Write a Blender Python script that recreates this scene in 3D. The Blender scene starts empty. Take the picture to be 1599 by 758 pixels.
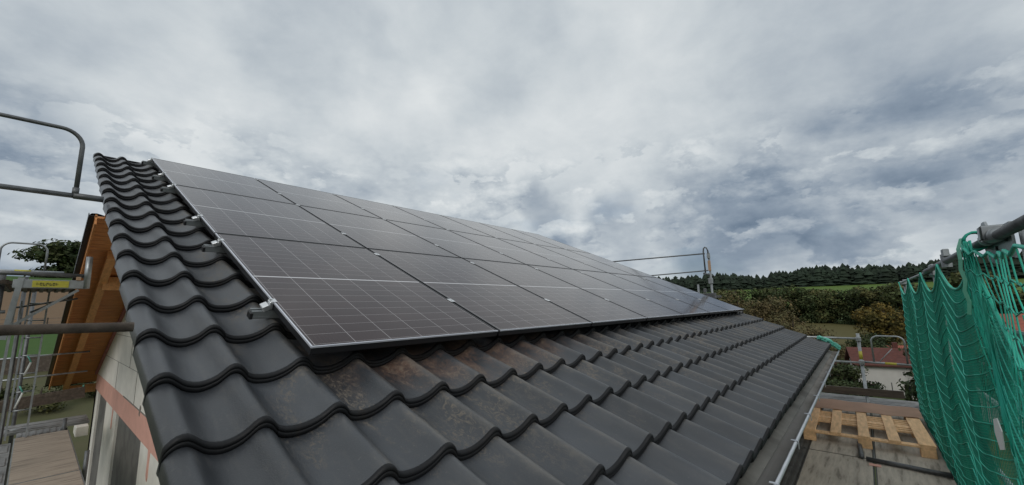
import bpy, math, random
import numpy as np
from mathutils import Vector, Matrix, noise
random.seed(7)
R = math.radians
scn = bpy.context.scene
COL = scn.collection

# ------------------------------------------------------------------ camera
cam_d = bpy.data.cameras.new('camera')
cam = bpy.data.objects.new('camera', cam_d)
COL.objects.link(cam)
cam_d.sensor_fit = 'HORIZONTAL'
cam_d.sensor_width = 36.0
cam_d.lens = 632.49 / 1599 * 36.0
cam_d.clip_start = 0.05
cam_d.clip_end = 6000
right = Vector((0.65174, -0.75818, -0.02011))
down = Vector((0.10424, 0.11580, -0.98779))
fwd = Vector((0.75125, 0.64168, 0.15450))
CAM = Vector((-0.76047, -6.58423, -1.93074))
cam.matrix_world = Matrix(((right.x, -down.x, -fwd.x, CAM.x), (right.y, -down.y, -fwd.y, CAM.y),
                           (right.z, -down.z, -fwd.z, CAM.z), (0, 0, 0, 1)))
scn.camera = cam

# ------------------------------------------------------------------ view
scn.view_settings.view_transform = 'Standard'
scn.view_settings.look = 'None'
scn.view_settings.exposure = 0.0
scn.view_settings.gamma = 1.0
scn.view_settings.use_curve_mapping = False

# ------------------------------------------------------------------ sun
SUN_EL, SUN_AZ = R(38), R(215)          # azimuth measured from +X towards +Y
sd = bpy.data.lights.new('sun', 'SUN')
sd.energy = 1.0
sd.angle = R(25)
sd.color = (1.0, 0.96, 0.9)
so = bpy.data.objects.new('sun', sd)
COL.objects.link(so)
sdir = Vector((math.cos(SUN_EL) * math.cos(SUN_AZ), math.cos(SUN_EL) * math.sin(SUN_AZ), math.sin(SUN_EL)))
so.rotation_euler = sdir.to_track_quat('Z', 'Y').to_euler()
so.location = (-20, -20, 30)

# ------------------------------------------------------------------ node helper
class NT:
    def __init__(s, nt):
        s.nt = nt
    def n(s, t, **k):
        o = s.nt.nodes.new(t)
        for a, v in k.items():
            setattr(o, a, v)
        return o
    def put(s, sock, v):
        if v is None:
            return
        if isinstance(v, bpy.types.NodeSocket):
            s.nt.links.new(v, sock)
        else:
            if sock.type == 'RGBA' and len(v) == 3:
                v = (*v, 1)
            sock.default_value = v
    def m(s, op, a, b=None, c=None, clamp=False):
        o = s.n('ShaderNodeMath', operation=op, use_clamp=clamp)
        for i, v in enumerate((a, b, c)):
            s.put(o.inputs[i], v)
        return o.outputs[0]
    def vm(s, op, a, b=None, scale=None):
        o = s.n('ShaderNodeVectorMath', operation=op)
        s.put(o.inputs[0], a)
        if b is not None:
            s.put(o.inputs[1], b)
        if scale is not None:
            s.put(o.inputs['Scale'], scale)
        return o.outputs['Value'] if op in ('DOT_PRODUCT', 'LENGTH') else o.outputs[0]
    def noise(s, vec, scale, detail=4, rough=0.5, dist=0.0):
        o = s.n('ShaderNodeTexNoise')
        s.put(o.inputs['Vector'], vec)
        o.inputs['Scale'].default_value = scale
        o.inputs['Detail'].default_value = detail
        o.inputs['Roughness'].default_value = rough
        o.inputs['Distortion'].default_value = dist
        return o.outputs['Fac']
    def smooth(s, v, a, b, lo=0.0, hi=1.0):
        o = s.n('ShaderNodeMapRange', interpolation_type='SMOOTHSTEP')
        for i, x in enumerate((v, a, b, lo, hi)):
            s.put(o.inputs[i], x)
        return o.outputs[0]
    def ramp(s, f, stops):
        o = s.n('ShaderNodeValToRGB')
        s.put(o.inputs[0], f)
        e = o.color_ramp.elements
        while len(e) < len(stops):
            e.new(0.5)
        for i, (p, c) in enumerate(stops):
            e[i].position = p
            e[i].color = (*c, 1) if len(c) == 3 else c
        return o.outputs[0]
    def mix(s, f, a, b):
        o = s.n('ShaderNodeMix', data_type='RGBA')
        s.put(o.inputs[0], f)
        s.put(o.inputs[6], a)
        s.put(o.inputs[7], b)
        return o.outputs[2]
    def xyz(s, v):
        o = s.n('ShaderNodeSeparateXYZ')
        s.put(o.inputs[0], v)
        return o.outputs
    def comb(s, x, y, z):
        o = s.n('ShaderNodeCombineXYZ')
        for i, v in enumerate((x, y, z)):
            s.put(o.inputs[i], v)
        return o.outputs[0]

# ------------------------------------------------------------------ sky
world = bpy.data.worlds.new('World')
scn.world = world
world.use_nodes = True
W = NT(world.node_tree)
world.node_tree.nodes.clear()
sky = W.n('ShaderNodeTexSky', sky_type='NISHITA')
sky.sun_disc = False
sky.sun_elevation = SUN_EL
sky.sun_rotation = R(90) - SUN_AZ
bg1 = W.n('ShaderNodeBackground')
W.put(bg1.inputs[0], sky.outputs[0])
bg1.inputs[1].default_value = 0.09
tc = W.n('ShaderNodeTexCoord').outputs['Generated']
D = W.vm('NORMALIZE', tc)
dx, dy, dz = W.xyz(D)[0:3]
zz = W.m('ADD', W.m('MAXIMUM', dz, 0.0), 0.30)
P2 = W.comb(W.m('DIVIDE', dx, zz), W.m('DIVIDE', dy, zz), 0.3)
big = W.noise(P2, 1.0, 5, 0.55, 0.3)
mid = W.noise(P2, 3.2, 8, 0.6, 0.25)
tex = W.m('ADD', W.m('MULTIPLY', big, 0.55), W.m('MULTIPLY', mid, 0.45))

def pixdir(px, py):
    v = right * ((px - 799.5) / 632.49) + down * ((py - 379) / 632.49) + fwd
    return v.normalized()

# broad clouds of the day: direction (found from the photograph), half width in degrees, amount
BL = [(1330, 150, 17, -0.16), (1560, 230, 9, -0.26), (1440, 40, 12, -0.12), (330, 30, 12, -0.17), (500, 60, 8, -0.12),
      (30, 120, 9, -0.24), (750, 60, 9, -0.15), (20, 335, 11, -0.36), (860, 330, 4.5, -0.33), (1100, 335, 9, -0.30),
      (620, 300, 8, -0.08), (1150, 410, 9, -0.20), (1480, 375, 9, -0.02), (1000, 400, 6, -0.20), (700, 200, 14, 0.02),
      (1100, 250, 10, 0.06), (1440, 290, 6, 0.10), (120, 215, 9, 0.16), (980, 90, 9, 0.06), (110, 430, 9, 0.16),
      (1000, 300, 5, 0.08), (250, 130, 8, 0.10), (1300, 300, 6, -0.10), (1250, 200, 8, -0.08), (900, 180, 8, -0.04)]
warp = W.n('ShaderNodeTexNoise')
W.put(warp.inputs['Vector'], D)
warp.inputs['Scale'].default_value = 4.5
warp.inputs['Detail'].default_value = 6
Dw = W.vm('NORMALIZE', W.vm('ADD', D, W.vm('SCALE', W.vm('SUBTRACT', warp.outputs['Color'], (0.5, 0.5, 0.5)), scale=0.42)))
acc = None
for px, py, wd, am in BL:
    v = pixdir(px, py)
    s_ = W.smooth(W.vm('DOT_PRODUCT', Dw, tuple(v)), math.cos(R(wd * 1.5)), 1.0, 0.0, am)
    acc = s_ if acc is None else W.m('ADD', acc, s_)
# puffy cumulus low in the sky: top of each heap lighter than its base
acc = W.m('MULTIPLY', acc, 1.2)
lum = W.m('ADD', W.m('MULTIPLY', W.m('SUBTRACT', tex, 0.5), 1.15), W.m('ADD', acc, 0.85))
fine = W.noise(P2, 7.0, 9, 0.62, 0.2)
lum = W.m('ADD', lum, W.m('MULTIPLY', W.m('SUBTRACT', fine, 0.5), 0.17))
low = W.m('MULTIPLY', W.smooth(dz, 0.42, 0.28), W.smooth(dz, -0.02, 0.02))
for sc_, st, off, lo_, hi_, shift, am in ((2.7, 1.8, 0.13, 0.48, 0.53, (0.9, 0.2, 0.1), 0.85), (7.0, 1.9, 0.06, 0.52, 0.565, (3.1, 1.7, 0.4), 0.65)):
    Q = W.vm('ADD', W.vm('MULTIPLY', D, (1.0, 1.0, st)), shift)
    c1 = W.noise(Q, sc_, 9, 0.58, 0.05)
    c2 = W.noise(W.vm('ADD', Q, (0.0, 0.0, off)), sc_, 9, 0.58, 0.05)
    rel = W.m('MULTIPLY', W.m('SUBTRACT', c1, c2), 2.5)
    inside = W.m('ADD', W.m('ADD', W.m('MULTIPLY', acc, 0.5), 0.58), rel)
    msk = W.m('MULTIPLY', W.m('MULTIPLY', W.smooth(c1, lo_, hi_), low), am)
    lum = W.m('ADD', W.m('MULTIPLY', lum, W.m('SUBTRACT', 1.0, msk)), W.m('MULTIPLY', inside, msk))
ccol = W.ramp(lum, [(0.0, (0.15, 0.205, 0.28)), (0.28, (0.255, 0.315, 0.39)), (0.52, (0.405, 0.46, 0.515)),
                    (0.75, (0.555, 0.605, 0.64)), (1.0, (0.72, 0.755, 0.77))])
bg2 = W.n('ShaderNodeBackground')
W.put(bg2.inputs[0], ccol)
bg2.inputs[1].default_value = 1.0
mx = W.n('ShaderNodeMixShader')
cover = W.smooth(W.noise(P2, 1.7, 6, 0.55), 0.28, 0.42, 0.85, 1.0)
W.put(mx.inputs[0], cover)
world.node_tree.links.new(bg1.outputs[0], mx.inputs[1])
world.node_tree.links.new(bg2.outputs[0], mx.inputs[2])
wo = W.n('ShaderNodeOutputWorld')
world.node_tree.links.new(mx.outputs[0], wo.inputs[0])

# ------------------------------------------------------------------ materials
def mat(name, base, rough=0.6, metal=0.0, vary=0.25, scale=6.0, stretch=(1, 1, 1), bump=0.0, bscale=40.0,
        spec=0.5, second=None, sfac=(0.45, 0.7), sscale=2.0, island=0.0, coord='Object', fn=None):
    m_ = bpy.data.materials.new(name)
    m_.use_nodes = True
    t = NT(m_.node_tree)
    b = m_.node_tree.nodes['Principled BSDF']
    b.inputs['Roughness'].default_value = rough
    b.inputs['Metallic'].default_value = metal
    b.inputs['Specular IOR Level'].default_value = spec
    co = t.n('ShaderNodeTexCoord').outputs[coord]
    cs = t.vm('MULTIPLY', co, stretch)
    n1 = t.noise(cs, scale, 6, 0.6)
    lo = tuple(c * (1 - vary) for c in base)
    hi = tuple(min(1, c * (1 + vary)) for c in base)
    col = t.ramp(n1, [(0.3, lo), (0.7, hi)])
    if second:
        n2 = t.noise(cs, sscale, 5, 0.6)
        col = t.mix(t.smooth(n2, sfac[0], sfac[1]), col, second)
    if island:
        g = t.n('ShaderNodeNewGeometry').outputs['Random Per Island']
        k = t.m('ADD', 1 - island, t.m('MULTIPLY', g, 2 * island))
        col = t.vm('SCALE', col, scale=k)
    if fn:
        col = fn(t, co, col, b)
    t.put(b.inputs['Base Color'], col)
    if bump:
        bp = t.n('ShaderNodeBump')
        bp.inputs['Strength'].default_value = bump
        bp.inputs['Distance'].default_value = 0.01
        t.put(bp.inputs['Height'], t.noise(cs, bscale, 5, 0.6))
        t.put(b.inputs['Normal'], bp.outputs[0])
    return m_

def tile_fn(t, co, col, b):
    at = t.n('ShaderNodeAttribute', attribute_name='roofpos').outputs['Vector']     # (x, s, tile random)
    x, s, rnd = t.xyz(at)[0:3]
    col = t.vm('SCALE', col, scale=t.m('ADD', 0.80, t.m('MULTIPLY', rnd, 0.42)))
    nz = t.noise(t.vm('MULTIPLY', at, (1.0, 0.40, 3.0)), 5.5, 8, 0.68, 0.4)
    nf = t.noise(t.vm('MULTIPLY', at, (1.0, 0.45, 2.0)), 46, 8, 0.8, 1.6)
    # clay dust washed out of the drill and cut work under the panels
    band = t.m('MULTIPLY', t.smooth(s, -5.62, -5.28), t.smooth(s, -4.7, -5.1))
    xb = t.m('MULTIPLY', t.smooth(x, 0.0, 0.5), t.smooth(x, 2.8, 1.0))
    clay = t.m('MULTIPLY', t.m('MULTIPLY', band, xb), t.smooth(t.m('ADD', t.m('MULTIPLY', nz, 0.6), t.m('MULTIPLY', nf, 0.4)), 0.42, 0.60))
    col = t.mix(t.m('MULTIPLY', clay, 0.65), col, (0.19, 0.095, 0.055))
    wide = t.m('MULTIPLY', t.smooth(s, -6.5, -5.5), t.smooth(x, -0.35, 0.0))
    dust = t.m('MULTIPLY', wide, t.m('MULTIPLY', t.smooth(nz, 0.47, 0.60), t.smooth(nf, 0.47, 0.60)))
    col = t.mix(t.m('MULTIPLY', dust, 0.7), col, (0.17, 0.14, 0.105))
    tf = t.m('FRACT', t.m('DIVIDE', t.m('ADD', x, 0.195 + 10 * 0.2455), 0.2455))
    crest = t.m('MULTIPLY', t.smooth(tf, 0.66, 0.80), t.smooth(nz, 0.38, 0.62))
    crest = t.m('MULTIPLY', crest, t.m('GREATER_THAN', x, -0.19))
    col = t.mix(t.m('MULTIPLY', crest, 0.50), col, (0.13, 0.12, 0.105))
    runs = t.smooth(t.noise(t.vm('MULTIPLY', at, (1.0, 0.16, 0.0)), 42, 4, 0.6), 0.50, 0.72)
    col = t.mix(t.m('MULTIPLY', runs, 0.22), col, (0.085, 0.082, 0.075))
    sp = t.smooth(t.noise(t.vm('MULTIPLY', at, (1, 1, 0)), 70, 3, 0.5), 0.64, 0.72)
    col = t.mix(t.m('MULTIPLY', sp, 0.25), col, (0.13, 0.13, 0.12))
    edge = t.n('ShaderNodeAttribute', attribute_name='nose_shade').outputs['Fac']     # course-edge shade painted near black on the nose of every tile
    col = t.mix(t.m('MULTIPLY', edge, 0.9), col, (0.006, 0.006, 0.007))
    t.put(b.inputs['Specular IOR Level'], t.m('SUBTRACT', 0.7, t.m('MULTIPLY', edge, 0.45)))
    t.put(b.inputs['Roughness'], t.m('ADD', t.m('ADD', t.m('ADD', 0.28, t.m('MULTIPLY', edge, 0.12)), t.m('MULTIPLY', nz, 0.22)), t.m('MULTIPLY', t.m('MAXIMUM', clay, dust), 0.25)))
    return col

M = {}
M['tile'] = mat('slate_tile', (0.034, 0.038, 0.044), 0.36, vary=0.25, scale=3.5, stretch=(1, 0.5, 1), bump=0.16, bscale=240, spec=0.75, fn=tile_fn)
M['under'] = mat('roof_underlay', (0.02, 0.02, 0.022), 0.8)
M['alu'] = mat('galvanised_steel', (0.34, 0.36, 0.37), 0.45, 0.75, vary=0.2, scale=9, bump=0.05, second=(0.2, 0.21, 0.21))
M['rail_dark'] = mat('weathered_tube', (0.12, 0.125, 0.13), 0.5, 0.5, vary=0.35, scale=12, bump=0.05)
M['silver'] = mat('bright_clamp', (0.75, 0.76, 0.77), 0.3, 0.8, vary=0.08)
M['frame'] = mat('black_anodised', (0.012, 0.012, 0.014), 0.32, 0.0, vary=0.1, spec=0.5)
M['edge'] = mat('frame_edge_glint', (0.62, 0.64, 0.70), 0.4, 0.3, vary=0.08)  # sky glint on the black frame rims, put in as a pale colour
M['black'] = mat('black_plastic', (0.012, 0.012, 0.013), 0.5, vary=0.1)
M['wood'] = mat('fresh_pallet_wood', (0.70, 0.45, 0.24), 0.7, vary=0.22, scale=5, stretch=(1, 6, 6), bump=0.15, bscale=30, island=0.16)
M['soffit'] = mat('stained_soffit_board', (0.56, 0.235, 0.075), 0.6, vary=0.28, scale=7, stretch=(0.5, 6, 6), bump=0.2, second=(0.36, 0.14, 0.045), sfac=(0.5, 0.75), sscale=4)
M['rafter'] = mat('larch_rafter', (0.62, 0.30, 0.11), 0.6, vary=0.22, scale=5, stretch=(6, 0.6, 6), bump=0.1)
M['deckwood'] = mat('weathered_deck_panel', (0.44, 0.395, 0.33), 0.8, vary=0.25, scale=6, stretch=(0.6, 5, 1), bump=0.25, bscale=50,
                    second=(0.21, 0.185, 0.15), sfac=(0.50, 0.68), sscale=3.0)
M['deckwood2'] = mat('worn_deck_plywood', (0.36, 0.30, 0.24), 0.8, vary=0.22, scale=6, stretch=(0.8, 7, 1), bump=0.25, bscale=40,
                     second=(0.17, 0.14, 0.115), sfac=(0.5, 0.68), sscale=3.0)
M['toe'] = mat('old_toe_board', (0.085, 0.065, 0.05), 0.85, vary=0.4, scale=4, stretch=(5, 0.8, 5), bump=0.3, bscale=30, second=(0.15, 0.12, 0.095), sfac=(0.5, 0.7))
M['toe_red'] = mat('red_toe_board', (0.20, 0.055, 0.045), 0.8, vary=0.3, scale=6, bump=0.2)
M['ribbed'] = mat('ribbed_deck_metal', (0.27, 0.27, 0.265), 0.55, 0.4, vary=0.25, scale=6, bump=0.1, second=(0.12, 0.115, 0.105), sfac=(0.5, 0.7))
M['ribdark'] = mat('dark_ribbed_deck', (0.085, 0.085, 0.08), 0.7, 0.2, vary=0.35, scale=6, bump=0.1)
M['card'] = mat('brown_cardboard', (0.34, 0.21, 0.145), 0.85, vary=0.12, scale=3)
M['yellow'] = mat('yellow_label', (0.44, 0.40, 0.05), 0.5, vary=0.12, scale=30)
M['orange'] = mat('orange_label', (0.38, 0.25, 0.16), 0.5, vary=0.12, scale=30)
M['ink'] = mat('label_ink', (0.03, 0.03, 0.02), 0.6, vary=0.1)
M['white'] = mat('white_tag', (0.7, 0.72, 0.7), 0.5, vary=0.05)
M['net'] = mat('green_net_cord', (0.010, 0.36, 0.25), 0.55, vary=0.35, scale=7, second=(0.03, 0.46, 0.35), sfac=(0.45, 0.65))
M['netdark'] = mat('green_net_thread', (0.005, 0.21, 0.14), 0.6, vary=0.3, scale=5)
M['strap'] = mat('mint_strap', (0.10, 0.42, 0.27), 0.5, vary=0.12, scale=20)
M['bundle'] = mat('teal_foil', (0.10, 0.40, 0.32), 0.35, vary=0.3, scale=14, bump=0.5, bscale=40)
M['wall'] = mat('aerated_block_wall', (0.74, 0.71, 0.65), 0.9, vary=0.10, scale=3, bump=0.1, bscale=60)
M['pink'] = mat('pink_ring_beam', (0.66, 0.36, 0.29), 0.85, vary=0.08, scale=4, bump=0.05)
M['foam'] = mat('pink_wall_plate', (0.40, 0.16, 0.15), 0.85, vary=0.15)
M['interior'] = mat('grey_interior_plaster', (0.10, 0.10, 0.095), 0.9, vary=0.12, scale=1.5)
M['board'] = mat('grey_opening_board', (0.15, 0.145, 0.135), 0.85, vary=0.2, scale=2.5, bump=0.1, second=(0.11, 0.105, 0.10), sfac=(0.5, 0.6))
M['mortar'] = mat('mortar_smear', (0.20, 0.185, 0.165), 0.95, vary=0.3, scale=30)
M['lead'] = mat('eave_flashing', (0.14, 0.135, 0.12), 0.6, 0.3, vary=0.3, scale=5, second=(0.075, 0.07, 0.06), sfac=(0.45, 0.65))
M['gutter'] = mat('zinc_gutter', (0.26, 0.25, 0.235), 0.5, 0.2, vary=0.25, scale=4, second=(0.17, 0.16, 0.14))
M['bead'] = mat('zinc_gutter_bead', (0.52, 0.54, 0.57), 0.35, 0.7, vary=0.12, scale=6)
M['bark'] = mat('bark', (0.07, 0.055, 0.042), 0.9, vary=0.3, scale=5)
M['plaster'] = mat('white_house_plaster', (0.55, 0.53, 0.50), 0.9, vary=0.06, scale=1)
M['window'] = mat('house_window_glass', (0.02, 0.023, 0.026), 0.15, vary=0.1)
M['wframe'] = mat('brown_window_frame', (0.10, 0.06, 0.04), 0.6)
def rows_fn(t, co, col, b):
    y = t.xyz(co)[1]
    w = t.m('FRACT', t.m('MULTIPLY', y, 2.5))
    return t.vm('SCALE', col, scale=t.smooth(w, 0.0, 0.25, 0.7, 1.0))
M['redroof'] = mat('red_roof_tile', (0.095, 0.028, 0.020), 0.8, vary=0.3, scale=3, second=(0.10, 0.035, 0.028), fn=rows_fn)
M['redroof2'] = mat('bright_red_roof_tile', (0.26, 0.072, 0.045), 0.8, vary=0.25, scale=3, fn=rows_fn)
def leafmat(name, c, c2):
    return mat(name, c, 0.75, vary=0.3, scale=0.5, second=c2, sfac=(0.42, 0.62), sscale=0.35, island=0.45, spec=0.2)
M['leaf_dark'] = leafmat('dark_green_leaves', (0.034, 0.052, 0.020), (0.058, 0.066, 0.024))
M['leaf_mid'] = leafmat('mid_green_leaves', (0.055, 0.072, 0.026), (0.085, 0.082, 0.030))
M['leaf_brown'] = leafmat('brown_autumn_leaves', (0.125, 0.095, 0.045), (0.085, 0.080, 0.036))
M['leaf_gold'] = leafmat('golden_autumn_leaves', (0.125, 0.088, 0.020), (0.070, 0.068, 0.022))
M['leaf_rust'] = leafmat('rust_autumn_leaves', (0.080, 0.045, 0.030), (0.06, 0.045, 0.03))
M['conifer'] = mat('spruce_needles', (0.020, 0.031, 0.020), 0.8, vary=0.35, scale=0.05, island=0.4, spec=0.2)

def cell_fn(t, co, col, b):
    x, y, z = t.xyz(co)[0:3]
    xa = t.m('SUBTRACT', x, 0.020)
    cw = 1.094 / 6
    fx = t.m('ABSOLUTE', t.m('SUBTRACT', t.m('FRACT', t.m('ADD', t.m('DIVIDE', xa, cw), 0.5)), 0.5))
    lx = t.m('LESS_THAN', fx, 0.0014 / cw)
    ya = t.m('ABSOLUTE', t.m('SUBTRACT', y, 0.871))
    rh = 0.842 / 9
    fy = t.m('ABSOLUTE', t.m('SUBTRACT', t.m('FRACT', t.m('ADD', t.m('DIVIDE', t.m('SUBTRACT', ya, 0.006), rh), 0.5)), 0.5))
    ly = t.m('LESS_THAN', fy, 0.0011 / rh)
    mid_ = t.m('LESS_THAN', ya, 0.0055)
    bus = t.m('LESS_THAN', t.m('ABSOLUTE', t.m('SUBTRACT', t.m('FRACT', t.m('DIVIDE', xa, cw / 10)), 0.5)), 0.05)
    rndc = t.n('ShaderNodeTexWhiteNoise', noise_dimensions='2D')
    t.put(rndc.inputs['Vector'], t.comb(t.m('FLOOR', t.m('DIVIDE', xa, cw)), t.m('FLOOR', t.m('DIVIDE', t.m('SUBTRACT', y, 0.871), rh)), 0))
    col = t.vm('SCALE', col, scale=t.m('ADD', 0.88, t.m('MULTIPLY', rndc.outputs['Value'], 0.24)))
    col = t.mix(t.m('MULTIPLY', bus, 0.2), col, (0.10, 0.085, 0.085))
    col = t.mix(t.m('MULTIPLY', ly, 0.6), col, (0.42, 0.40, 0.41))
    col = t.mix(t.m('MULTIPLY', lx, 0.75), col, (0.42, 0.40, 0.41))
    col = t.mix(mid_, col, (0.62, 0.62, 0.64))
    dn = t.noise(co, 2.2, 5, 0.6)
    t.put(b.inputs['Roughness'], t.m('ADD', 0.06, t.m('MULTIPLY', dn, 0.12)))
    b.inputs['IOR'].default_value = 1.36
    b.inputs['Specular Tint'].default_value = (1.0, 0.92, 0.93, 1)
    return col
M['cells'] = mat('solar_cells_under_glass', (0.032, 0.0185, 0.0175), 0.18, vary=0.1, scale=2, spec=0.5, fn=cell_fn)

def terrain_fn(t, co, col, b):
    g = t.n('ShaderNodeNewGeometry').outputs['Position']
    x, y, z = t.xyz(g)[0:3]
    r = t.vm('LENGTH', t.comb(x, y, 0))
    n = t.noise(g, 0.05, 5, 0.6)
    nb = t.noise(g, 1.2, 6, 0.65)
    az = t.m('DIVIDE', y, t.m('MAXIMUM', t.m('ABSOLUTE', x), 0.5))      # tan of azimuth
    leftm = t.smooth(az, 0.9, 1.3)
    grass = t.mix(nb, (0.035, 0.055, 0.016), (0.075, 0.095, 0.028))
    # right side: rough grass, tan field, bright green field on the far hill
    tan = t.m('MULTIPLY', t.smooth(r, 128, 134), t.smooth(r, 205, 200))
    c = t.mix(tan, grass, t.mix(nb, (0.075, 0.070, 0.028), (0.115, 0.10, 0.04)))
    far = t.smooth(r, 300, 306)
    c = t.mix(far, c, t.mix(n, (0.075, 0.125, 0.026), (0.10, 0.155, 0.034)))
    # left side: garden grass, brown soil, grass again
    soil = t.m('MULTIPLY', t.smooth(t.m('ADD', y, t.m('MULTIPLY', n, 6)), 43, 44.5), t.smooth(y, 84, 80))
    l1 = t.mix(t.smooth(y, 27, 28.5), t.mix(nb, (0.10, 0.085, 0.05), (0.06, 0.075, 0.028)), t.mix(nb, (0.035, 0.080, 0.018), (0.060, 0.110, 0.026)))
    l2 = t.mix(soil, l1, t.mix(nb, (0.13, 0.085, 0.05), (0.18, 0.12, 0.07)))
    return t.mix(leftm, c, l2)
M['terrain'] = mat('grassland', (0.05, 0.07, 0.02), 0.9, spec=0.15, fn=terrain_fn)

# ------------------------------------------------------------------ mesh helpers
class MB:
    def __init__(s):
        s.v = []; s.f = []; s.T = None
    def add(s, vs, fs):
        o = len(s.v)
        for p in vs:
            p = Vector(p)
            s.v.append(s.T @ p if s.T is not None else p)
        s.f += [tuple(i + o for i in q) for q in fs]
    def box(s, a, b, bev=0.0):
        x0, y0, z0 = (min(a[i], b[i]) for i in range(3))
        x1, y1, z1 = (max(a[i], b[i]) for i in range(3))
        if not bev:
            s.add([(x0, y0, z0), (x1, y0, z0), (x1, y1, z0), (x0, y1, z0), (x0, y0, z1), (x1, y0, z1), (x1, y1, z1), (x0, y1, z1)],
                  [(0, 3, 2, 1), (4, 5, 6, 7), (0, 1, 5, 4), (1, 2, 6, 5), (2, 3, 7, 6), (3, 0, 4, 7)])
            return
        e = min(bev, (x1 - x0) / 2.1, (y1 - y0) / 2.1, (z1 - z0) / 2.1)
        vs = []
        for x, ax in ((x0, e), (x1, -e)):
            for y, ay in ((y0, e), (y1, -e)):
                for z, az_ in ((z0, e), (z1, -e)):
                    vs += [(x, y + ay, z + az_), (x + ax, y, z + az_), (x + ax, y + ay, z)]
        i = lambda a_, b_, c_, k: ((a_ * 2 + b_) * 2 + c_) * 3 + k
        fs = [(i(0,0,0,0), i(0,0,1,0), i(0,1,1,0), i(0,1,0,0)), (i(1,0,0,0), i(1,1,0,0), i(1,1,1,0), i(1,0,1,0)),
              (i(0,0,0,1), i(1,0,0,1), i(1,0,1,1), i(0,0,1,1)), (i(0,1,0,1), i(0,1,1,1), i(1,1,1,1), i(1,1,0,1)),
              (i(0,0,0,2), i(0,1,0,2), i(1,1,0,2), i(1,0,0,2)), (i(0,0,1,2), i(1,0,1,2), i(1,1,1,2), i(0,1,1,2))]
        for a_ in (0, 1):
            for b_ in (0, 1):
                fs.append((i(a_,b_,0,0), i(a_,b_,0,1), i(a_,b_,1,1), i(a_,b_,1,0)))
                fs.append((i(a_,0,b_,0), i(a_,0,b_,2), i(a_,1,b_,2), i(a_,1,b_,0)))
                fs.append((i(0,a_,b_,1), i(0,a_,b_,2), i(1,a_,b_,2), i(1,a_,b_,1)))
                for c_ in (0, 1):
                    fs.append((i(a_,b_,c_,0), i(a_,b_,c_,1), i(a_,b_,c_,2)))
        s.add(vs, fs)
    def beam(s, p, q, w, h, up=(0, 0, 1)):
        p = Vector(p); q = Vector(q); d = (q - p).normalized()
        u = Vector(up); a = d.cross(u).normalized(); u = a.cross(d).normalized()
        vs = []
        for e in (p, q):
            for i, j in ((-1, -1), (1, -1), (1, 1), (-1, 1)):
                vs.append(e + a * (i * w / 2) + u * (j * h / 2))
        s.add(vs, [(0, 1, 2, 3), (7, 6, 5, 4), (0, 4, 5, 1), (1, 5, 6, 2), (2, 6, 7, 3), (3, 7, 4, 0)])
    def tube(s, pts, r, n=10, cap=True, radii=None):
        pts = [Vector(p) for p in pts]
        vs = []; up = Vector((0.13, 0.21, 1)).normalized()
        for i, p in enumerate(pts):
            d = (pts[min(i + 1, len(pts) - 1)] - pts[max(i - 1, 0)]).normalized()
            a = d.cross(up)
            if a.length < 0.1:
                a = d.cross(Vector((1, 0.2, 0)))
            a.normalize(); b = d.cross(a)
            rr = radii[i] if radii else r
            for k in range(n):
                t = 2 * math.pi * k / n
                vs.append(p + a * (math.cos(t) * rr) + b * (math.sin(t) * rr))
        fs = []
        for i in range(len(pts) - 1):
            for k in range(n):
                fs.append((i * n + k, i * n + (k + 1) % n, (i + 1) * n + (k + 1) % n, (i + 1) * n + k))
        if cap:
            fs.append(tuple(range(n))[::-1]); fs.append(tuple(range((len(pts) - 1) * n, len(pts) * n)))
        s.add(vs, fs)
    def build(s, name, mt, parent=None, smooth=False, raw=False):
        me = bpy.data.meshes.new(name)
        base = Vector((0, 0, 0))
        if parent is not None and not raw:
            inv = world_of(parent).inverted()
            me.from_pydata([inv @ p for p in s.v], [], s.f)
        elif parent is None and not raw and s.v:
            n_ = len(s.v)
            base = Vector((sum(p.x for p in s.v) / n_, sum(p.y for p in s.v) / n_, min(p.z for p in s.v)))
            me.from_pydata([p - base for p in s.v], [], s.f)
        else:
            me.from_pydata(s.v, [], s.f)
        if smooth:
            me.shade_smooth()
        me.materials.append(M[mt] if isinstance(mt, str) else mt)
        o = bpy.data.objects.new(name, me)
        COL.objects.link(o)
        if parent is not None:
            o.parent = parent
        else:
            o.location = base
        return o

def world_of(o):
    m_ = Matrix.LocRotScale(o.location, o.rotation_euler, o.scale)
    return world_of(o.parent) @ m_ if o.parent else m_

def tag(o, label=None, cat=None, group=None, kind=None):
    if label: o['label'] = label
    if cat: o['category'] = cat
    if group: o['group'] = group
    if kind: o['kind'] = kind
    return o

def thing(name, label, cat, loc=(0, 0, 0), group=None, rot=(0, 0, 0)):
    o = bpy.data.objects.new(name, None)
    o.empty_display_size = 0.1
    COL.objects.link(o)
    o.location = loc; o.rotation_euler = rot
    return tag(o, label, cat, group)

def copy_tree(o, parent=None):
    c = o.copy(); COL.objects.link(c); c.parent = parent
    for ch in o.children:
        copy_tree(ch, c)
    return c

def one(mb, name, mt, label, cat, group=None, smooth=False):
    return tag(mb.build(name, mt, None, smooth), label, cat, group)

ORD = ['first', 'second', 'third', 'fourth', 'fifth', 'sixth', 'seventh', 'eighth', 'ninth', 'tenth', 'eleventh', 'twelfth', 'thirteenth', 'fourteenth', 'fifteenth', 'sixteenth']

PITCH = R(23.3)
cp, sp = math.cos(PITCH), math.sin(PITCH)
def RF(x, s, h):                       # roof frame: along eave, up the slope, off the glass plane
    return Vector((x, s * cp - h * sp, s * sp + h * cp))
RT = Matrix.Rotation(PITCH, 4, 'X')    # same thing as a matrix

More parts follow.
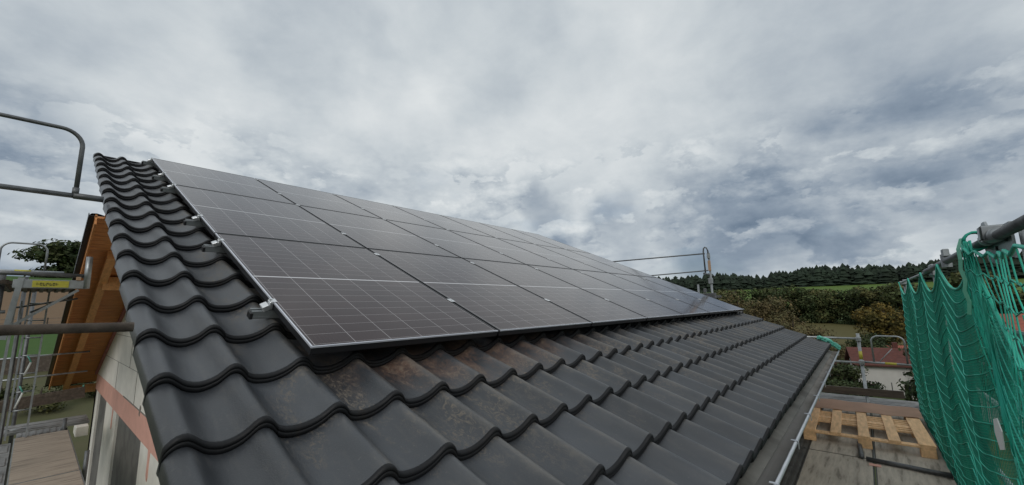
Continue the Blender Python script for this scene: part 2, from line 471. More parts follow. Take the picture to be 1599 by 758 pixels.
# ------------------------------------------------------------------ terrain
def sst(a, b, x):
    t = min(1, max(0, (x - a) / (b - a)))
    return t * t * (3 - 2 * t)
def interp(x, T):
    for (a, va), (b, vb) in zip(T, T[1:]):
        if x <= b:
            t = max(0, (x - a) / (b - a)); t = t * t * (3 - 2 * t) * 0.5 + t * 0.5
            return va + (vb - va) * t
    return T[-1][1]
TR = [(0, -7.2), (12, -7.8), (40, -10.8), (80, -15), (140, -13.0), (200, -11.5), (300, -5.5), (400, 3.2), (500, 11.8), (560, 13), (3000, 14)]
TL = [(0, -6.3), (14, -5.9), (20, -5.5), (30, -4.6), (45, -3.6), (60, -2.0), (120, 5.6), (200, 9), (3000, 12)]
def ground(x, y):
    r = math.hypot(x - CAM.x, y - CAM.y)
    az = math.degrees(math.atan2(y - CAM.y, x - CAM.x))
    if az < -90: az = -180 - az
    if az > 120: az = 240 - az
    k = sst(25, 66, az)
    z = interp(r, TR) * (1 - k) + interp(r, TL) * k
    z += noise.noise(Vector((x * 0.03, y * 0.03, 0))) * min(1.0, r / 90) * 0.8
    return z
mb = MB()
NR, NA = 70, 144
rad = [0.5 * (3500 / 0.5) ** (i / (NR - 1)) for i in range(NR)]
vs = [(CAM.x, CAM.y, ground(CAM.x, CAM.y))]
for r_ in rad:
    for k in range(NA):
        a = 2 * math.pi * k / NA
        x, y = CAM.x + r_ * math.cos(a), CAM.y + r_ * math.sin(a)
        vs.append((x, y, ground(x, y)))
fs = [(0, 1 + k, 1 + (k + 1) % NA) for k in range(NA)]
for i in range(NR - 1):
    for k in range(NA):
        a, b = 1 + i * NA + k, 1 + i * NA + (k + 1) % NA
        fs.append((a, a + NA, b + NA, b))
mb.add(vs, fs)
o = mb.build('terrain', 'terrain', None, True, raw=True)
tag(o, kind='structure')

# ------------------------------------------------------------------ the house
XW = 0.40                      # outer face of the near gable wall
house = thing('house', 'new house with dark wavy tiled roof, pink ring beam and unplastered pale block gable', 'house', (4.4, 0.4, -6.4))

# tiles of the slope in view: one mesh, every tile overlapping the next
TW, TL_ = 0.2455, 0.356
S0 = -6.64
def prof_reg():
    pts = [(0.0, .0190), (.02, .0165), (.05, .0115), (.09, .0065), (.14, .0030), (.21, .0006), (.30, 0), (.38, .0022), (.45, .0070), (.52, .0140), (.59, .0235), (.65, .0350),
           (.70, .0465), (.745, .0545), (.79, .0582), (.835, .0575), (.88, .0530), (.925, .0450), (.962, .0355), (.988, .0270), (1.004, .0215), (1.010, .0100)]
    return [(a * TW, b) for a, b in pts]
def prof_verge():
    pts = [(0.0, -.022), (.0015, .018), (.006, .029), (.016, .041), (.028, .0500), (.040, .0535), (.053, .0525), (.066, .0445), (.080, .0320), (.096, .0175), (.112, .0080), (.130, .0020), (.146, 0), (.163, .0025), (.180, .0085),
           (.197, .0180), (.211, .0310), (.223, .0450), (.233, .0545), (.245, .0595), (.256, .0590), (.268, .0525), (.279, .0420), (.288, .0305), (.295, .0215), (.297, .0100)]
    return pts
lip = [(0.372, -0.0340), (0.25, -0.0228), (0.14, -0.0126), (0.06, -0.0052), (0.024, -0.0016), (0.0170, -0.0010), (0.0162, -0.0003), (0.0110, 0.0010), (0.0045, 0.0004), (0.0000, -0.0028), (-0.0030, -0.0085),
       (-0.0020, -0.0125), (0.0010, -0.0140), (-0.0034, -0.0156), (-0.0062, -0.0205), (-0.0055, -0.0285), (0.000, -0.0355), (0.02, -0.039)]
V = []; F = []; A = []; LP = []
rng = random.Random(3)
def add_tile(x0, s0, prof, maxlen):
    o_ = len(V); jit = rng.uniform(-0.0015, 0.0015); js = rng.uniform(-0.002, 0.002); rn = rng.random(); tl = rng.uniform(-.0012, .0012)
    nx = len(prof)
    for (ds, dh) in lip:
        ds = min(ds, maxlen)
        for (px_, ph) in prof:
            hh = -0.1335 + ph + dh + jit + tl * (px_ / TW - .5)
            p = RF(x0 + px_, s0 + ds + js, hh)
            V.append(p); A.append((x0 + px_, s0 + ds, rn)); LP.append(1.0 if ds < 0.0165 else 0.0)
    for i in range(len(lip) - 1):
        for k in range(nx - 1):
            a = o_ + i * nx + k
            F.append((a, a + nx, a + nx + 1, a + 1))
NC = 36
for j in range(20):
    s = S0 + j * TL_
    ml = 0.40 if j < 19 else 0.20
    add_tile(-0.49, s, prof_verge(), ml)
    for k in range(35):
        add_tile(-0.195 + k * TW, s, prof_reg(), ml)
me = bpy.data.meshes.new('roof_tiles')
me.from_pydata([world_of(house).inverted() @ p for p in V], [], F)
at = me.attributes.new('roofpos', 'FLOAT_VECTOR', 'POINT')
at.data.foreach_set('vector', [c for a in A for c in a])
al = me.attributes.new('nose_shade', 'FLOAT', 'POINT')
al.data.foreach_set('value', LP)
me.shade_smooth()
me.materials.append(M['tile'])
roof_o = bpy.data.objects.new('roof_tiles', me)
COL.objects.link(roof_o); roof_o.parent = house
XE = -0.195 + 35 * TW          # far verge, 8.40

b = MB(); b.T = RT
b.box((-0.475, S0 + 0.05, -0.215), (XE - 0.01, 0.30, -0.185))
b.build('roof_underlay', 'under', house)
b = MB(); b.T = RT
for k in range(37):            # ridge closure, half hidden behind the top course
    pass
b.box((-0.47, 0.30, -0.20), (XE - 0.02, 0.335, -0.13))
b.build('ridge_batten', 'under', house)
b = MB(); b.T = RT
b.box((XE - 0.05, S0 + 0.10, -0.40), (XE - 0.02, 0.30, -0.216))
b.build('verge_board', 'soffit', house)
b = MB(); b.T = RT
b.box((-0.38, S0 + 0.12, -0.240), (XE - 0.051, 0.29, -0.217))
b.build('eave_soffit', 'soffit', house)

# opposite slope: starts just behind the ridge, eave at Y = 8.5
def oz(y): return 0.02 - (y - 0.37) * math.tan(PITCH)
OT = Matrix.Translation((0, 0.37, 0.02)) @ Matrix.Rotation(-PITCH, 4, 'X')    # local y runs down the opposite slope
def slope_len(y): return (y - 0.37) / cp
b = MB(); b.T = OT
Y1, Y2 = slope_len(1.5), slope_len(8.5)
b.box((-0.25, 0.0, -0.14), (XE, Y1, -0.11))
b.box((-0.345, Y1, -0.14), (XE, Y2, -0.11))
soff = b.build('soffit', 'soffit', house)
b = MB(); b.T = OT
y = Y1 + 0.02
while y < Y2 - 0.02:           # tongue and groove boards read as narrow dark joints
    b.box((-0.340, y, -0.1445), (XW, min(y + 0.112, Y2), -0.1402), 0.003)
    y += 0.118
b.build('soffit_boarding', 'soffit', house)
b = MB(); b.T = OT
b.beam((-0.06, Y1 + 0.9, -0.215), (-0.06, Y2 - 0.02, -0.215), 0.10, 0.14)
b.build('rafter', 'rafter', house)
b = MB(); b.T = OT
b.beam((-0.33, Y1 + 0.0, -0.165), (-0.33, Y2 - 0.02, -0.165), 0.022, 0.16)
b.build('barge_board', 'soffit', house)
b = MB()
b.box((-0.06, 3.0, oz(3.0) - 0.42), (XW + 0.05, 3.14, oz(3.0) - 0.20))
b.build('purlin_end', 'rafter', house)
b = MB()
b.box((-0.05, 8.35, oz(8.5) - 0.36), (XW + 4, 8.43, oz(8.5) - 0.17))
b.build('wall_plate', 'rafter', house)
# tiles of the opposite slope, seen from their verge ends
b = MB(); b.T = OT
yy = Y1
nstep = 0
while yy < Y2 + 0.05:
    l = 0.356
    for k in range(34):
        x0 = -0.405 + k * 0.262
        prof = [(-0.0, -0.005), (0.03, .03), (.08, .036), (.13, .02), (.17, .004), (.22, 0), (.262, .012)]
        vs = []
        for (ds, dh) in ((0, -0.024), (l + 0.02, 0.002), (l + 0.022, -0.024)):
            for (px_, ph) in prof:
                vs.append((x0 + px_, yy + ds, -0.075 + ph + dh))
        n_ = len(prof)
        b.add(vs, [(i * n_ + q, i * n_ + q + 1, (i + 1) * n_ + q + 1, (i + 1) * n_ + q) for i in range(2) for q in range(n_ - 1)])
    b.box((-0.407, yy + 0.01, -0.128), (-0.398, yy + l + 0.02, -0.062))
    yy += l
b.box((-0.395, Y1, -0.109), (XE - 0.02, Y2, -0.102))
b.build('rear_roof_tiles', 'frame', house, False)

# gable wall: blocks above, ring beam, piers and openings below
wall = MB()
ZB1, ZB0 = -3.34, -3.69        # ring beam top and bottom
y0w, y1w = -5.35, 7.70
rr_y = lambda y: (y * math.tan(PITCH) - 0.33)
vs = []
pro = [(y0w, ZB1), (y1w, ZB1), (y1w, oz(y1w) - 0.165), (0.42, oz(0.42) - 0.17), (0.2, -0.27), (y0w, min(rr_y(y0w), -0.5))]
pro[-1] = (y0w, max(ZB1 + 0.01, rr_y(y0w)))
for X_ in (XW, XW + 0.30):
    vs += [(X_, a, c) for a, c in pro]
n_ = len(pro)
wall.add(vs, [tuple(range(n_))[::-1], tuple(range(n_, 2 * n_))] + [(i, (i + 1) % n_, (i + 1) % n_ + n_, i + n_) for i in range(n_)])
ops = [(5.42, 6.95), (1.30, 3.86), (-3.4, -1.3)]
edges = [y0w] + [v for o_ in sorted(ops) for v in o_] + [y1w]
for i in range(0, len(edges), 2):
    wall.box((XW, edges[i], -7.2), (XW + 0.30, edges[i + 1], ZB0))
wall.box((XW, y1w - 0.30, -7.2), (XE - 0.5, y1w, ZB1 - 0.002))            # long rear wall
wall.box((XW + 0.3, y0w, -9.5), (XE - 0.5, y0w + 0.3, -2.9))              # long eave wall
wall.box((XE - 0.8, y0w + 0.3, -9.5), (XE - 0.5, y1w - 0.3, -2.9))
wall_o = wall.build('gable_wall', 'wall', house)
b = MB()
b.box((XW - 0.004, y0w - 0.004, ZB0), (XW + 0.304, y1w + 0.004, ZB1 - 0.001))
b.build('ring_beam', 'pink', house)
for y_ in (4.36, 0.66):
    b = MB()
    vs = []
    out = [(-.09, 0), (.05, 0), (.03, -.12), (.035, -.30), (-.01, -.35), (-.05, -.36), (-.085, -.31), (-.07, -.15)]
    for X_ in (XW - 0.006, XW + 0.004):
        vs += [(X_, y_ + a, ZB0 + c) for a, c in out]
    b.add(vs, [tuple(range(8)), tuple(range(8, 16))[::-1]] + [(i, i + 8, (i + 1) % 8 + 8, (i + 1) % 8) for i in range(8)])
    b.build('beam_drip', 'pink', house)
b = MB()                        # pink foam line under the soffit
b.beam((XW - 0.02, 0.5, oz(0.5) - 0.20), (XW - 0.02, y1w, oz(y1w) - 0.20), 0.05, 0.07)
b.build('wall_plate_foam', 'foam', house)
b = MB()                        # mortar joints of the block work
rng = random.Random(11)
zc = ZB1 + 0.004
b.beam((XW - 0.003, 3.3, zc), (XW - 0.003, -1.0, zc), 0.008, 0.016)
for zc in (ZB1 + 0.5, ZB1 + 1.0, ZB1 + 1.5, ZB1 + 2.0):
    ymax = 0.37 + (0.02 - 0.25 - zc) / math.tan(PITCH)
    b.beam((XW - 0.0015, min(7.4, ymax), zc), (XW - 0.0015, max(-4.5, (zc + 0.45) / math.tan(PITCH)), zc), 0.005, 0.006)
for (y_, za, zb) in ((2.2, ZB1, ZB1 + 0.5), (1.55, ZB1 + 0.5, ZB1 + 1.0), (0.9, ZB1, ZB1 + 0.5), (3.0, ZB1 + 0.5, ZB1 + 1), (4.4, ZB1, ZB1 + .5), (0.2, ZB1 + 1, ZB1 + 1.5), (2.3, ZB1 + 1, ZB1 + 1.5)):
    b.beam((XW - 0.002, y_, za), (XW - 0.002, y_ + rng.uniform(-.02, .02), zb), 0.005, 0.012, up=(0, 1, 0))
b.beam((XW - 0.004, 1.62, ZB1 - 0.06), (XW - 0.004, 1.58, ZB1 + 0.07), 0.01, 0.07, up=(0, 1, 0))
b.build('mortar_joint', 'mortar', house)
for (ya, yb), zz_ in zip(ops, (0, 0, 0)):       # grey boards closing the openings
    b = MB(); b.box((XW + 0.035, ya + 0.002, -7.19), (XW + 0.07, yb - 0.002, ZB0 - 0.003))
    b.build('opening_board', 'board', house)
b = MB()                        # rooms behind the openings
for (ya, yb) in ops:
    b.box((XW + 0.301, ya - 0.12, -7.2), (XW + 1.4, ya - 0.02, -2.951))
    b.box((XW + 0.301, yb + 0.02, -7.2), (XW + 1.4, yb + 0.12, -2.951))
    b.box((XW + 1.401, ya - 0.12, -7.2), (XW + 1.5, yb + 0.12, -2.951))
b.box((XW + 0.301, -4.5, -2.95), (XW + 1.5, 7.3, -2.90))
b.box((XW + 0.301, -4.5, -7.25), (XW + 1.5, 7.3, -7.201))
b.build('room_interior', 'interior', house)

# eave flashing and gutter
b = MB(); b.T = RT
b.box((-0.47, S0 - 0.055, -0.205), (XE, S0 + 0.12, -0.199))
b.build('eave_flashing', 'lead', house)
gy, gz, gr = -6.075, -2.835, 0.072
def gut_pts(rad_):
    return [(gy + math.cos(t) * rad_, gz - math.sin(t) * rad_ * 1.05) for t in [math.pi * i / 12 for i in range(13)]]
GX0, GX1 = -0.42, XE + 0.12
gout = gut_pts(gr); gin = gut_pts(gr - 0.003)
gy2 = gy
vs = []
loop = gout + gin[::-1]
for X_ in (GX0, GX1):
    vs += [(X_, a, c) for a, c in loop]
n_ = len(loop)
b = MB()
b.add(vs, [(i, (i + 1) % n_, (i + 1) % n_ + n_, i + n_) for i in range(n_)] + [tuple(range(n_)), tuple(range(n_, 2 * n_))[::-1]])
gut = b.build('gutter', 'gutter', house, True)
b = MB()
b.tube([(GX0 - .004, gy - gr - 0.004, gz + 0.004), (GX1 + .004, gy - gr - 0.004, gz + 0.004)], 0.0105, 12)
b.build('rim_bead', 'bead', gut, True)
for i in range(11):
    x = 0.1 + i * 0.80
    m2 = MB()
    m2.beam((x, gy - gr - 0.018, gz + 0.017), (x, gy - gr + 0.022, gz + 0.017), 0.020, 0.004)
    m2.beam((x, gy - gr - 0.018, gz + 0.014), (x, gy - gr - 0.018, gz - 0.03), 0.022, 0.004, up=(0, 1, 0))
    m2.build('gutter_strap', 'bead', gut)
b = MB()
b.box((GX1 - 0.006, gy - gr, gz - gr * 1.05), (GX1 + 0.001, gy + gr, gz))
b.build('gutter_end', 'gutter', gut)

# ------------------------------------------------------------------ solar panels
PW, PH = 1.134, 1.742
PXP, PSP = 1.154, 1.762
def panel_meshes():
    g = MB()
    g.add([(0.011, 0.011, 0), (PW - 0.011, 0.011, 0), (PW - 0.011, PH - 0.011, 0), (0.011, PH - 0.011, 0),
           (0.011, 0.011, -0.004), (PW - 0.011, 0.011, -0.004), (PW - 0.011, PH - 0.011, -0.004), (0.011, PH - 0.011, -0.004)],
          [(0, 1, 2, 3), (7, 6, 5, 4), (0, 4, 5, 1), (1, 5, 6, 2), (2, 6, 7, 3), (3, 7, 4, 0)])
    f = MB()
    t, w, z0, z1 = 0.011, 0.0, -0.035, 0.0015
    f.box((0, 0, z0), (PW, t, z1), 0.001)
    f.box((0, PH - t, z0), (PW, PH, z1), 0.001)
    f.box((0, t, z0), (t, PH - t, z1), 0.001)
    f.box((PW - t, t, z0), (PW, PH - t, z1), 0.001)
    f.box((t, 0.0, z0), (PW - t, 0.03, z0 + 0.002))
    f.box((t, PH - 0.03, z0), (PW - t, PH, z0 + 0.002))
    f.box((t, t, -0.010), (PW - t, PH - t, -0.006))
    return g, f
gmb, fmb = panel_meshes()
rowname = ['top', 'middle', 'bottom']
def panel_label(c, r):
    col = 'nearest the camera' if c == 0 else ('at the far end' if c == 6 else ORD[c] + ' from the near edge')
    return 'black framed solar panel in the %s row, %s' % (rowname[r], col)
proto = None
for r_ in range(3):
    for c in range(7):
        loc = RF(c * PXP, -(r_ * PSP + PH), 0)
        if proto is None:
            proto = thing('solar_panel', 'x', 'solar panel', loc, 'solar panels mounted on the tiled roof', (PITCH, 0, 0))
            gmb.build('cell_glass', 'cells', proto, raw=True)
            fmb.build('frame', 'frame', proto, raw=True)
            p = proto
        else:
            p = copy_tree(proto) if c or r_ else proto
        p.location = loc
        p['label'] = panel_label(c, r_)
        plain = p
        p['row'] = r_
for p in [o for o in list(COL.objects) if o.name.startswith('solar_panel')]:
    r_ = p['row']; del p['row']
    if r_ == 2:  # pale strip painting the sky glint along the lower rim
        b = MB(); b.box((0, -0.0022, -0.0035), (PW, -0.0002, 0.0035)); b.box((0, -0.0022, 0.0017), (PW, 0.0045, 0.0035))
        b.build('edge_glint', 'edge', p, raw=True)
    if abs(p.location.x) < 0.01:
        b = MB(); b.box((-0.0022, 0, -0.0035), (-0.0002, PH, 0.0035)); b.box((-0.0022, 0, 0.0017), (0.0055, PH, 0.0036))
        b.build('edge_glint', 'edge', p, raw=True)

RS = [-0.12, -1.13, -1.78, -3.03, -3.70, -4.77]
rl = ['topmost aluminium mounting rail, its end at the upper left corner of the solar array', 'second aluminium mounting rail from the ridge, beneath the top row of panels',
      'third aluminium mounting rail from the ridge, beneath the middle row of panels', 'fourth aluminium mounting rail from the ridge, beneath the middle row of panels',
      'fifth aluminium mounting rail from the ridge, beneath the bottom row of panels', 'lowest aluminium mounting rail, its end nearest the camera beside the bottom row']
for s_, lb in zip(RS, rl):
    t = thing('mounting_rail', lb, 'mounting rail', RF(-0.09, s_, -0.08), 'mounting rails under the solar panels', (PITCH, 0, 0))
    b = MB()
    L = 8.30
    b.box((0.004, -0.020, 0.0), (L, 0.020, 0.012), 0.001)
    b.box((0.004, -0.020, 0.0121), (L, -0.012, 0.040), 0.001)
    b.box((0.004, 0.012, 0.0121), (L, 0.020, 0.040), 0.001)
    b.box((0.004, -0.0119, 0.0121), (L, 0.0119, 0.030))
    b.build('rail_profile', 'alu', t, raw=True)
    b = MB(); b.box((-0.004, -0.022, -0.002), (0.010, 0.022, 0.030), 0.002)
    b.build('end_cap', 'black', t, raw=True)
    b = MB()                                   # end clamp
    b.T = Matrix.Translation((0.062, 0, 0.062)) @ Matrix.Rotation(R(-28), 4, 'Y')
    b.box((-0.022, -0.024, -0.020), (0.010, 0.024, 0.008), 0.003)
    b.T = None
    b.box((0.072, -0.020, 0.045), (0.088, 0.020, 0.084), 0.002)
    b.box((0.076, -0.020, 0.0842), (0.103, 0.020, 0.0885), 0.001)
    b.tube([(0.080, 0, 0.086), (0.080, 0, 0.096)], 0.006, 8)
    b.build('end_clamp', 'silver', t, raw=True)
    for c in range(1, 7):
        b = MB()
        xc = c * PXP - 0.010 + 0.09
        b.box((xc - 0.021, -0.026, 0.0818), (xc + 0.021, 0.026, 0.0850), 0.001)
        b.tube([(xc, 0, 0.084), (xc, 0, 0.090)], 0.006, 8)
        b.build('mid_clamp', 'silver', t, raw=True)
    for i in range(7):                         # roof hooks rising from the tile valleys
        b = MB()
        xh = 0.30 + i * 1.2
        b.box((xh - 0.018, -0.12, -0.052), (xh + 0.018, -0.03, -0.046))
        b.box((xh - 0.018, -0.030, -0.052), (xh + 0.018, -0.024, -0.001))
        b.build('roof_hook', 'alu', t, raw=True)

# ------------------------------------------------------------------ scaffold on the eave side
DZ = -3.75
def wood_deck(x0, x1, y0, y1, label, mt='deckwood', z=DZ, frame=True, group='scaffold decks of the eave side'):
    t = thing('scaffold_deck', label, 'scaffold deck', ((x0 + x1) / 2, (y0 + y1) / 2, z), group)
    b = MB(); b.box((x0 + 0.012, y0 + 0.012, z - 0.012), (x1 - 0.012, y1 - 0.012, z), 0.002)
    b.build('plywood_board', mt, t)
    b = MB()
    for ya, yb in ((y0, y0 + 0.011), (y1 - 0.011, y1)):
        b.box((x0, ya, z - 0.06), (x1, yb, z - 0.003))
    for xa, xb in ((x0, x0 + 0.011), (x1 - 0.011, x1)):
        b.box((xa, y0 + 0.0112, z - 0.06), (xb, y1 - 0.0112, z - 0.004))
    b.build('edge_frame', 'ribdark' if frame else 'alu', t)
    return t
def rib_deck(x0, x1, y0, y1, label, mt='ribdark', z=DZ, along='x', group='scaffold decks of the eave side', n=7):
    t = thing('scaffold_deck', label, 'scaffold deck', ((x0 + x1) / 2, (y0 + y1) / 2, z), group)
    b = MB(); b.box((x0, y0, z - 0.05), (x1, y1, z - 0.012))
    b.build('deck_plate', mt, t)
    b = MB()
    for i in range(n):
        if along == 'x':
            w = (y1 - y0) / n
            b.box((x0 + 0.02, y0 + (i + 0.2) * w, z - 0.0118), (x1 - 0.02, y0 + (i + 0.75) * w, z - 0.001), 0.003)
        else:
            w = (x1 - x0) / n
            b.box((x0 + (i + 0.2) * w, y0 + 0.02, z - 0.0118), (x0 + (i + 0.75) * w, y1 - 0.02, z - 0.001), 0.003)
    b.build('deck_rib', mt, t)
    return t
BX = 5.66
rib_deck(2.6, BX, -5.84, -5.46, 'dark ribbed metal scaffold deck below the gutter, nearest the camera')
rib_deck(BX + .01, 8.72, -5.84, -5.46, 'dark ribbed metal scaffold deck below the gutter, beside the pallet')
wood_deck(2.6, BX, -6.46, -5.85, 'weathered grey plywood scaffold deck in front of the pallet, gutter side', frame=True)
wood_deck(2.6, BX, -7.08, -6.47, 'weathered grey plywood scaffold deck in front of the pallet, net side')
wood_deck(BX + .01, 8.72, -6.46, -5.85, 'weathered grey plywood scaffold deck under the pallet, gutter side')
wood_deck(BX + .01, 8.72, -7.08, -6.47, 'weathered grey plywood scaffold deck under the pallet, net side')
rib_deck(-2.2, 2.59, -7.08, -5.46, 'broad scaffold deck below the photographer at the house corner', z=DZ)
rib_deck(8.74, 9.5, -7.2, -4.6, 'pale metal scaffold deck crossing beyond the pallet', 'ribbed', along='y', z=DZ + 0.02)

# steel tubes lying on the deck
b = MB(); b.tube([(5.56, -6.40, DZ + 0.028), (5.52, -6.75, DZ + 0.028), (5.46, -7.06, DZ + 0.030)], 0.024, 12)
one(b, 'steel_tube', 'rail_dark', 'dark steel tube lying across the deck from the pallet to the net', 'steel tube', smooth=True)
b = MB(); b.tube([(6.18, -6.335, DZ + 0.028), (5.60, -6.36, DZ + 0.028)], 0.024, 12)
one(b, 'steel_tube', 'rail_dark', 'short grey tube poking out beneath the middle block of the pallet', 'steel tube', smooth=True)
b = MB(); b.box((5.42, -6.52, DZ + 0.003), (5.50, -6.42, DZ + 0.006))
one(b, 'cardboard_scrap', 'pink', 'small pink scrap lying beside the dark tube on the deck', 'scrap')

# pallet
pal = thing('wooden_pallet', 'pale new wooden pallet lying on the grey scaffold deck', 'pallet', (7.0, -6.37, DZ), rot=(0, 0, R(1.5)))
PX0, PX1 = -0.93, 0.90
PZ = 0.144
for i in range(5):
    yc = -0.555 + i * 0.2775
    b = MB(); w = 0.072 if i in (0, 4) else 0.055
    b.box((PX0, yc - w, PZ - 0.022), (PX1, yc + w, PZ), 0.003)
    b.build('top_board', 'wood', pal, raw=True)
for xc in (PX0 + 0.05, 0.0, PX1 - 0.05):
    b = MB(); b.box((xc - 0.05, -0.62, PZ - 0.045), (xc + 0.05, 0.62, PZ - 0.0225), 0.003)
    b.build('cross_board', 'wood', pal, raw=True)
for i in range(6):
    xc = -0.22 + i * 0.105 + (0.03 if i > 2 else -0.05)
    b = MB(); b.box((xc - 0.022, -0.60, PZ - 0.047), (xc + 0.022, 0.60, PZ - 0.0235), 0.002)
    b.build('slat', 'wood', pal, raw=True)
for xc in (PX0 + 0.06, 0.0, PX1 - 0.06):
    for yc in (-0.555, 0.0, 0.555):
        b = MB(); b.box((xc - 0.058, yc - 0.066, 0.0), (xc + 0.058, yc + 0.066, PZ - 0.0455), 0.003)
        b.build('block', 'wood', pal, raw=True)
b = MB()
N1 = 14
vs = []
for k in range(N1 + 1):
    y = -7.02 + k * (1.30 / N1)
    z = DZ + PZ + 0.006 + 0.006 * math.sin(k * 1.3)
    jag = 0.012 * math.sin(k * 2.7)
    vs += [(7.40 + jag + (-7.02 - y) * 0.06 + 0.06, y, z), (8.10, y, z + 0.01), (7.40 + jag + (-7.02 - y) * 0.06 + 0.06, y, z + 0.005), (8.10, y, z + 0.015)]
fs = []
for k in range(N1):
    a = 4 * k
    fs += [(a, a + 4, a + 5, a + 1), (a + 2, a + 3, a + 7, a + 6), (a, a + 2, a + 6, a + 4), (a + 1, a + 5, a + 7, a + 3)]
fs += [(0, 1, 3, 2), (4 * N1, 4 * N1 + 2, 4 * N1 + 3, 4 * N1 + 1)]
b.add(vs, fs)
one(b, 'cardboard_sheet', 'card', 'torn brown cardboard sheet lying over the far end of the pallet', 'cardboard')

# toe board along the net
b = MB(); b.beam((6.15, -7.105, DZ + 0.075), (9.1, -7.105, DZ + 0.075), 0.03, 0.15)
one(b, 'toe_board', 'toe', 'weathered brown toe board running below the green net', 'toe board')
b = MB(); b.beam((2.0, -7.10, DZ + 0.08), (6.12, -7.10, DZ + 0.08), 0.035, 0.16)
one(b, 'toe_board', 'toe_red', 'reddish toe board at the foot of the net, nearest the camera', 'toe board')
# far end toe board
b = MB(); b.beam((9.02, -5.2, DZ + 0.165), (8.98, -6.92, DZ + 0.195), 0.05, 0.12)
one(b, 'toe_board', 'toe', 'thick brown toe board across the far end of the deck behind the pallet', 'toe board')

def hoop(b, P0, ax, w, h, r=0.017, rad_=0.10, skew=0.0):
    """U shaped tube standing on P0, P0+ax*w"""
    ax = Vector(ax).normalized(); up = Vector((0, 0, 1))
    pts = [P0.copy()]
    for i in range(9):
        t = math.pi / 2 * i / 8
        pts.append(P0 + ax * (rad_ - rad_ * math.cos(t)) + up * (h - rad_ + rad_ * math.sin(t)))
    for i in range(9):
        t = math.pi / 2 * i / 8
        pts.append(P0 + ax * (w - rad_ + rad_ * math.sin(t)) + up * (h - rad_ + rad_ * math.cos(t)))
    pts.append(P0 + ax * w)
    b.tube(pts, r, 10)

# far end posts and rails of the eave scaffold
t = thing('scaffold_post', 'galvanised scaffold post with yellow band at the far end of the deck', 'scaffold post', (9.0, -6.43, -9))
b = MB(); b.tube([(9.0, -6.43, -15), (9.0, -6.43, -2.55)], 0.024, 14)
b.build('tube', 'alu', t, True)
b = MB(); b.tube([(9.0, -6.43, -3.0), (9.0, -6.43, -2.86)], 0.0255, 14)
b.build('yellow_band', 'yellow', t, True)
for z in (-2.65, -3.06):
    b = MB(); b.box((8.955, -6.47, z - 0.035), (9.03, -6.39, z + 0.035), 0.006)
    b.build('coupler', 'alu', t)
b = MB(); b.tube([(8.97, -6.43, -2.64), (8.97, -4.2, -2.62)], 0.019, 10)
one(b, 'guard_rail', 'alu', 'upper thin guard rail from the yellow banded post towards the roof', 'guard rail', 'guard rails at the far end of the deck', True)
b = MB(); b.tube([(8.97, -6.43, -3.06), (8.97, -4.2, -3.05)], 0.019, 10)
one(b, 'guard_rail', 'alu', 'lower thin guard rail from the yellow banded post, below the roof edge', 'guard rail', 'guard rails at the far end of the deck', True)
t = thing('end_guard_frame', 'galvanised end guard hoop with yellow label beside the green net', 'guard frame', (9.0, -6.8, -3.06))
b = MB(); b.tube([(9.03, -6.40, -3.05), (9.03, -7.12, -3.06)], 0.019, 10)
b.build('rail', 'alu', t, True)
b = MB(); hoop(b, Vector((9.03, -6.60, -3.05)), (0, -1, 0), 0.43, 0.46, 0.014, 0.10)
b.build('hoop', 'alu', t, True)
b = MB(); b.tube([(9.03, -6.74, -3.055), (9.03, -6.89, -3.057)], 0.021, 10)
b.build('yellow_label', 'yellow', t, True)
b = MB(); b.tube([(9.03, -6.66, -3.05), (9.03, -6.86, -2.80)], 0.007, 8)
b.build('brace', 'alu', t, True)

# upper level of the far gable scaffold
t = thing('scaffold_post', 'tall thin scaffold post with closed loop and orange label beyond the roof', 'scaffold post', (9.4, -3.95, -12))
b = MB(); b.tube([(9.4, -3.96, -14), (9.4, -3.955, -0.80)], 0.024, 12)
b.build('tube', 'alu', t, True)
b = MB()
loop = []
for i in range(40):
    a = 2 * math.pi * i / 40
    loop.append((9.40 - 0.04 - 0.05 * math.cos(a) * 1.3, -3.95 + 0.085 + 0.055 * math.cos(a), -0.98 + 0.0 + (0.30 * math.sin(a) if abs(math.sin(a)) < 1 else 0)))
loop = [(9.36, -3.86, -1.26), (9.36, -3.855, -0.76), (9.36, -3.865, -0.69), (9.37, -3.89, -0.66), (9.37, -3.925, -0.68), (9.37, -3.95, -0.75), (9.38, -3.955, -0.88)]
b.tube(loop, 0.017, 10)
b.tube([(9.30, -3.835, -1.27), (9.50, -4.0, -1.34)], 0.020, 10)
b.build('loop', 'rail_dark', t, True)
b = MB(); b.box((9.365, -3.985, -1.22), (9.39, -3.925, -0.98), 0.004)
b.build('orange_label', 'orange', t)
b = MB(); b.box((9.36, -3.99, -1.52), (9.44, -3.90, -1.38), 0.01); b.build('coupler', 'alu', t)
b = MB(); b.box((9.36, -3.98, -0.93), (9.43, -3.92, -0.80), 0.01); b.build('coupler', 'alu', t)
b = MB(); b.tube([(9.36, -3.88, -0.81), (9.36, -1.9, -0.80), (9.36, 2.0, -0.80)], 0.016, 8)
one(b, 'guard_rail', 'rail_dark', 'upper dark guard rail running from the looped post behind the solar panels', 'guard rail', 'guard rails of the far gable scaffold', True)
b = MB(); b.tube([(9.36, -3.92, -1.21), (9.36, -1.9, -1.26), (9.36, 2.0, -1.28)], 0.014, 8)
one(b, 'guard_rail', 'rail_dark', 'lower dark guard rail running from the looped post behind the solar panels', 'guard rail', 'guard rails of the far gable scaffold', True)
b = MB(); b.tube([(9.4, -3.66, -14), (9.4, -3.66, -1.52)], 0.022, 10)
one(b, 'scaffold_post', 'alu', 'short pale post stub just beyond the roof edge, left of the looped post', 'scaffold post', smooth=True)
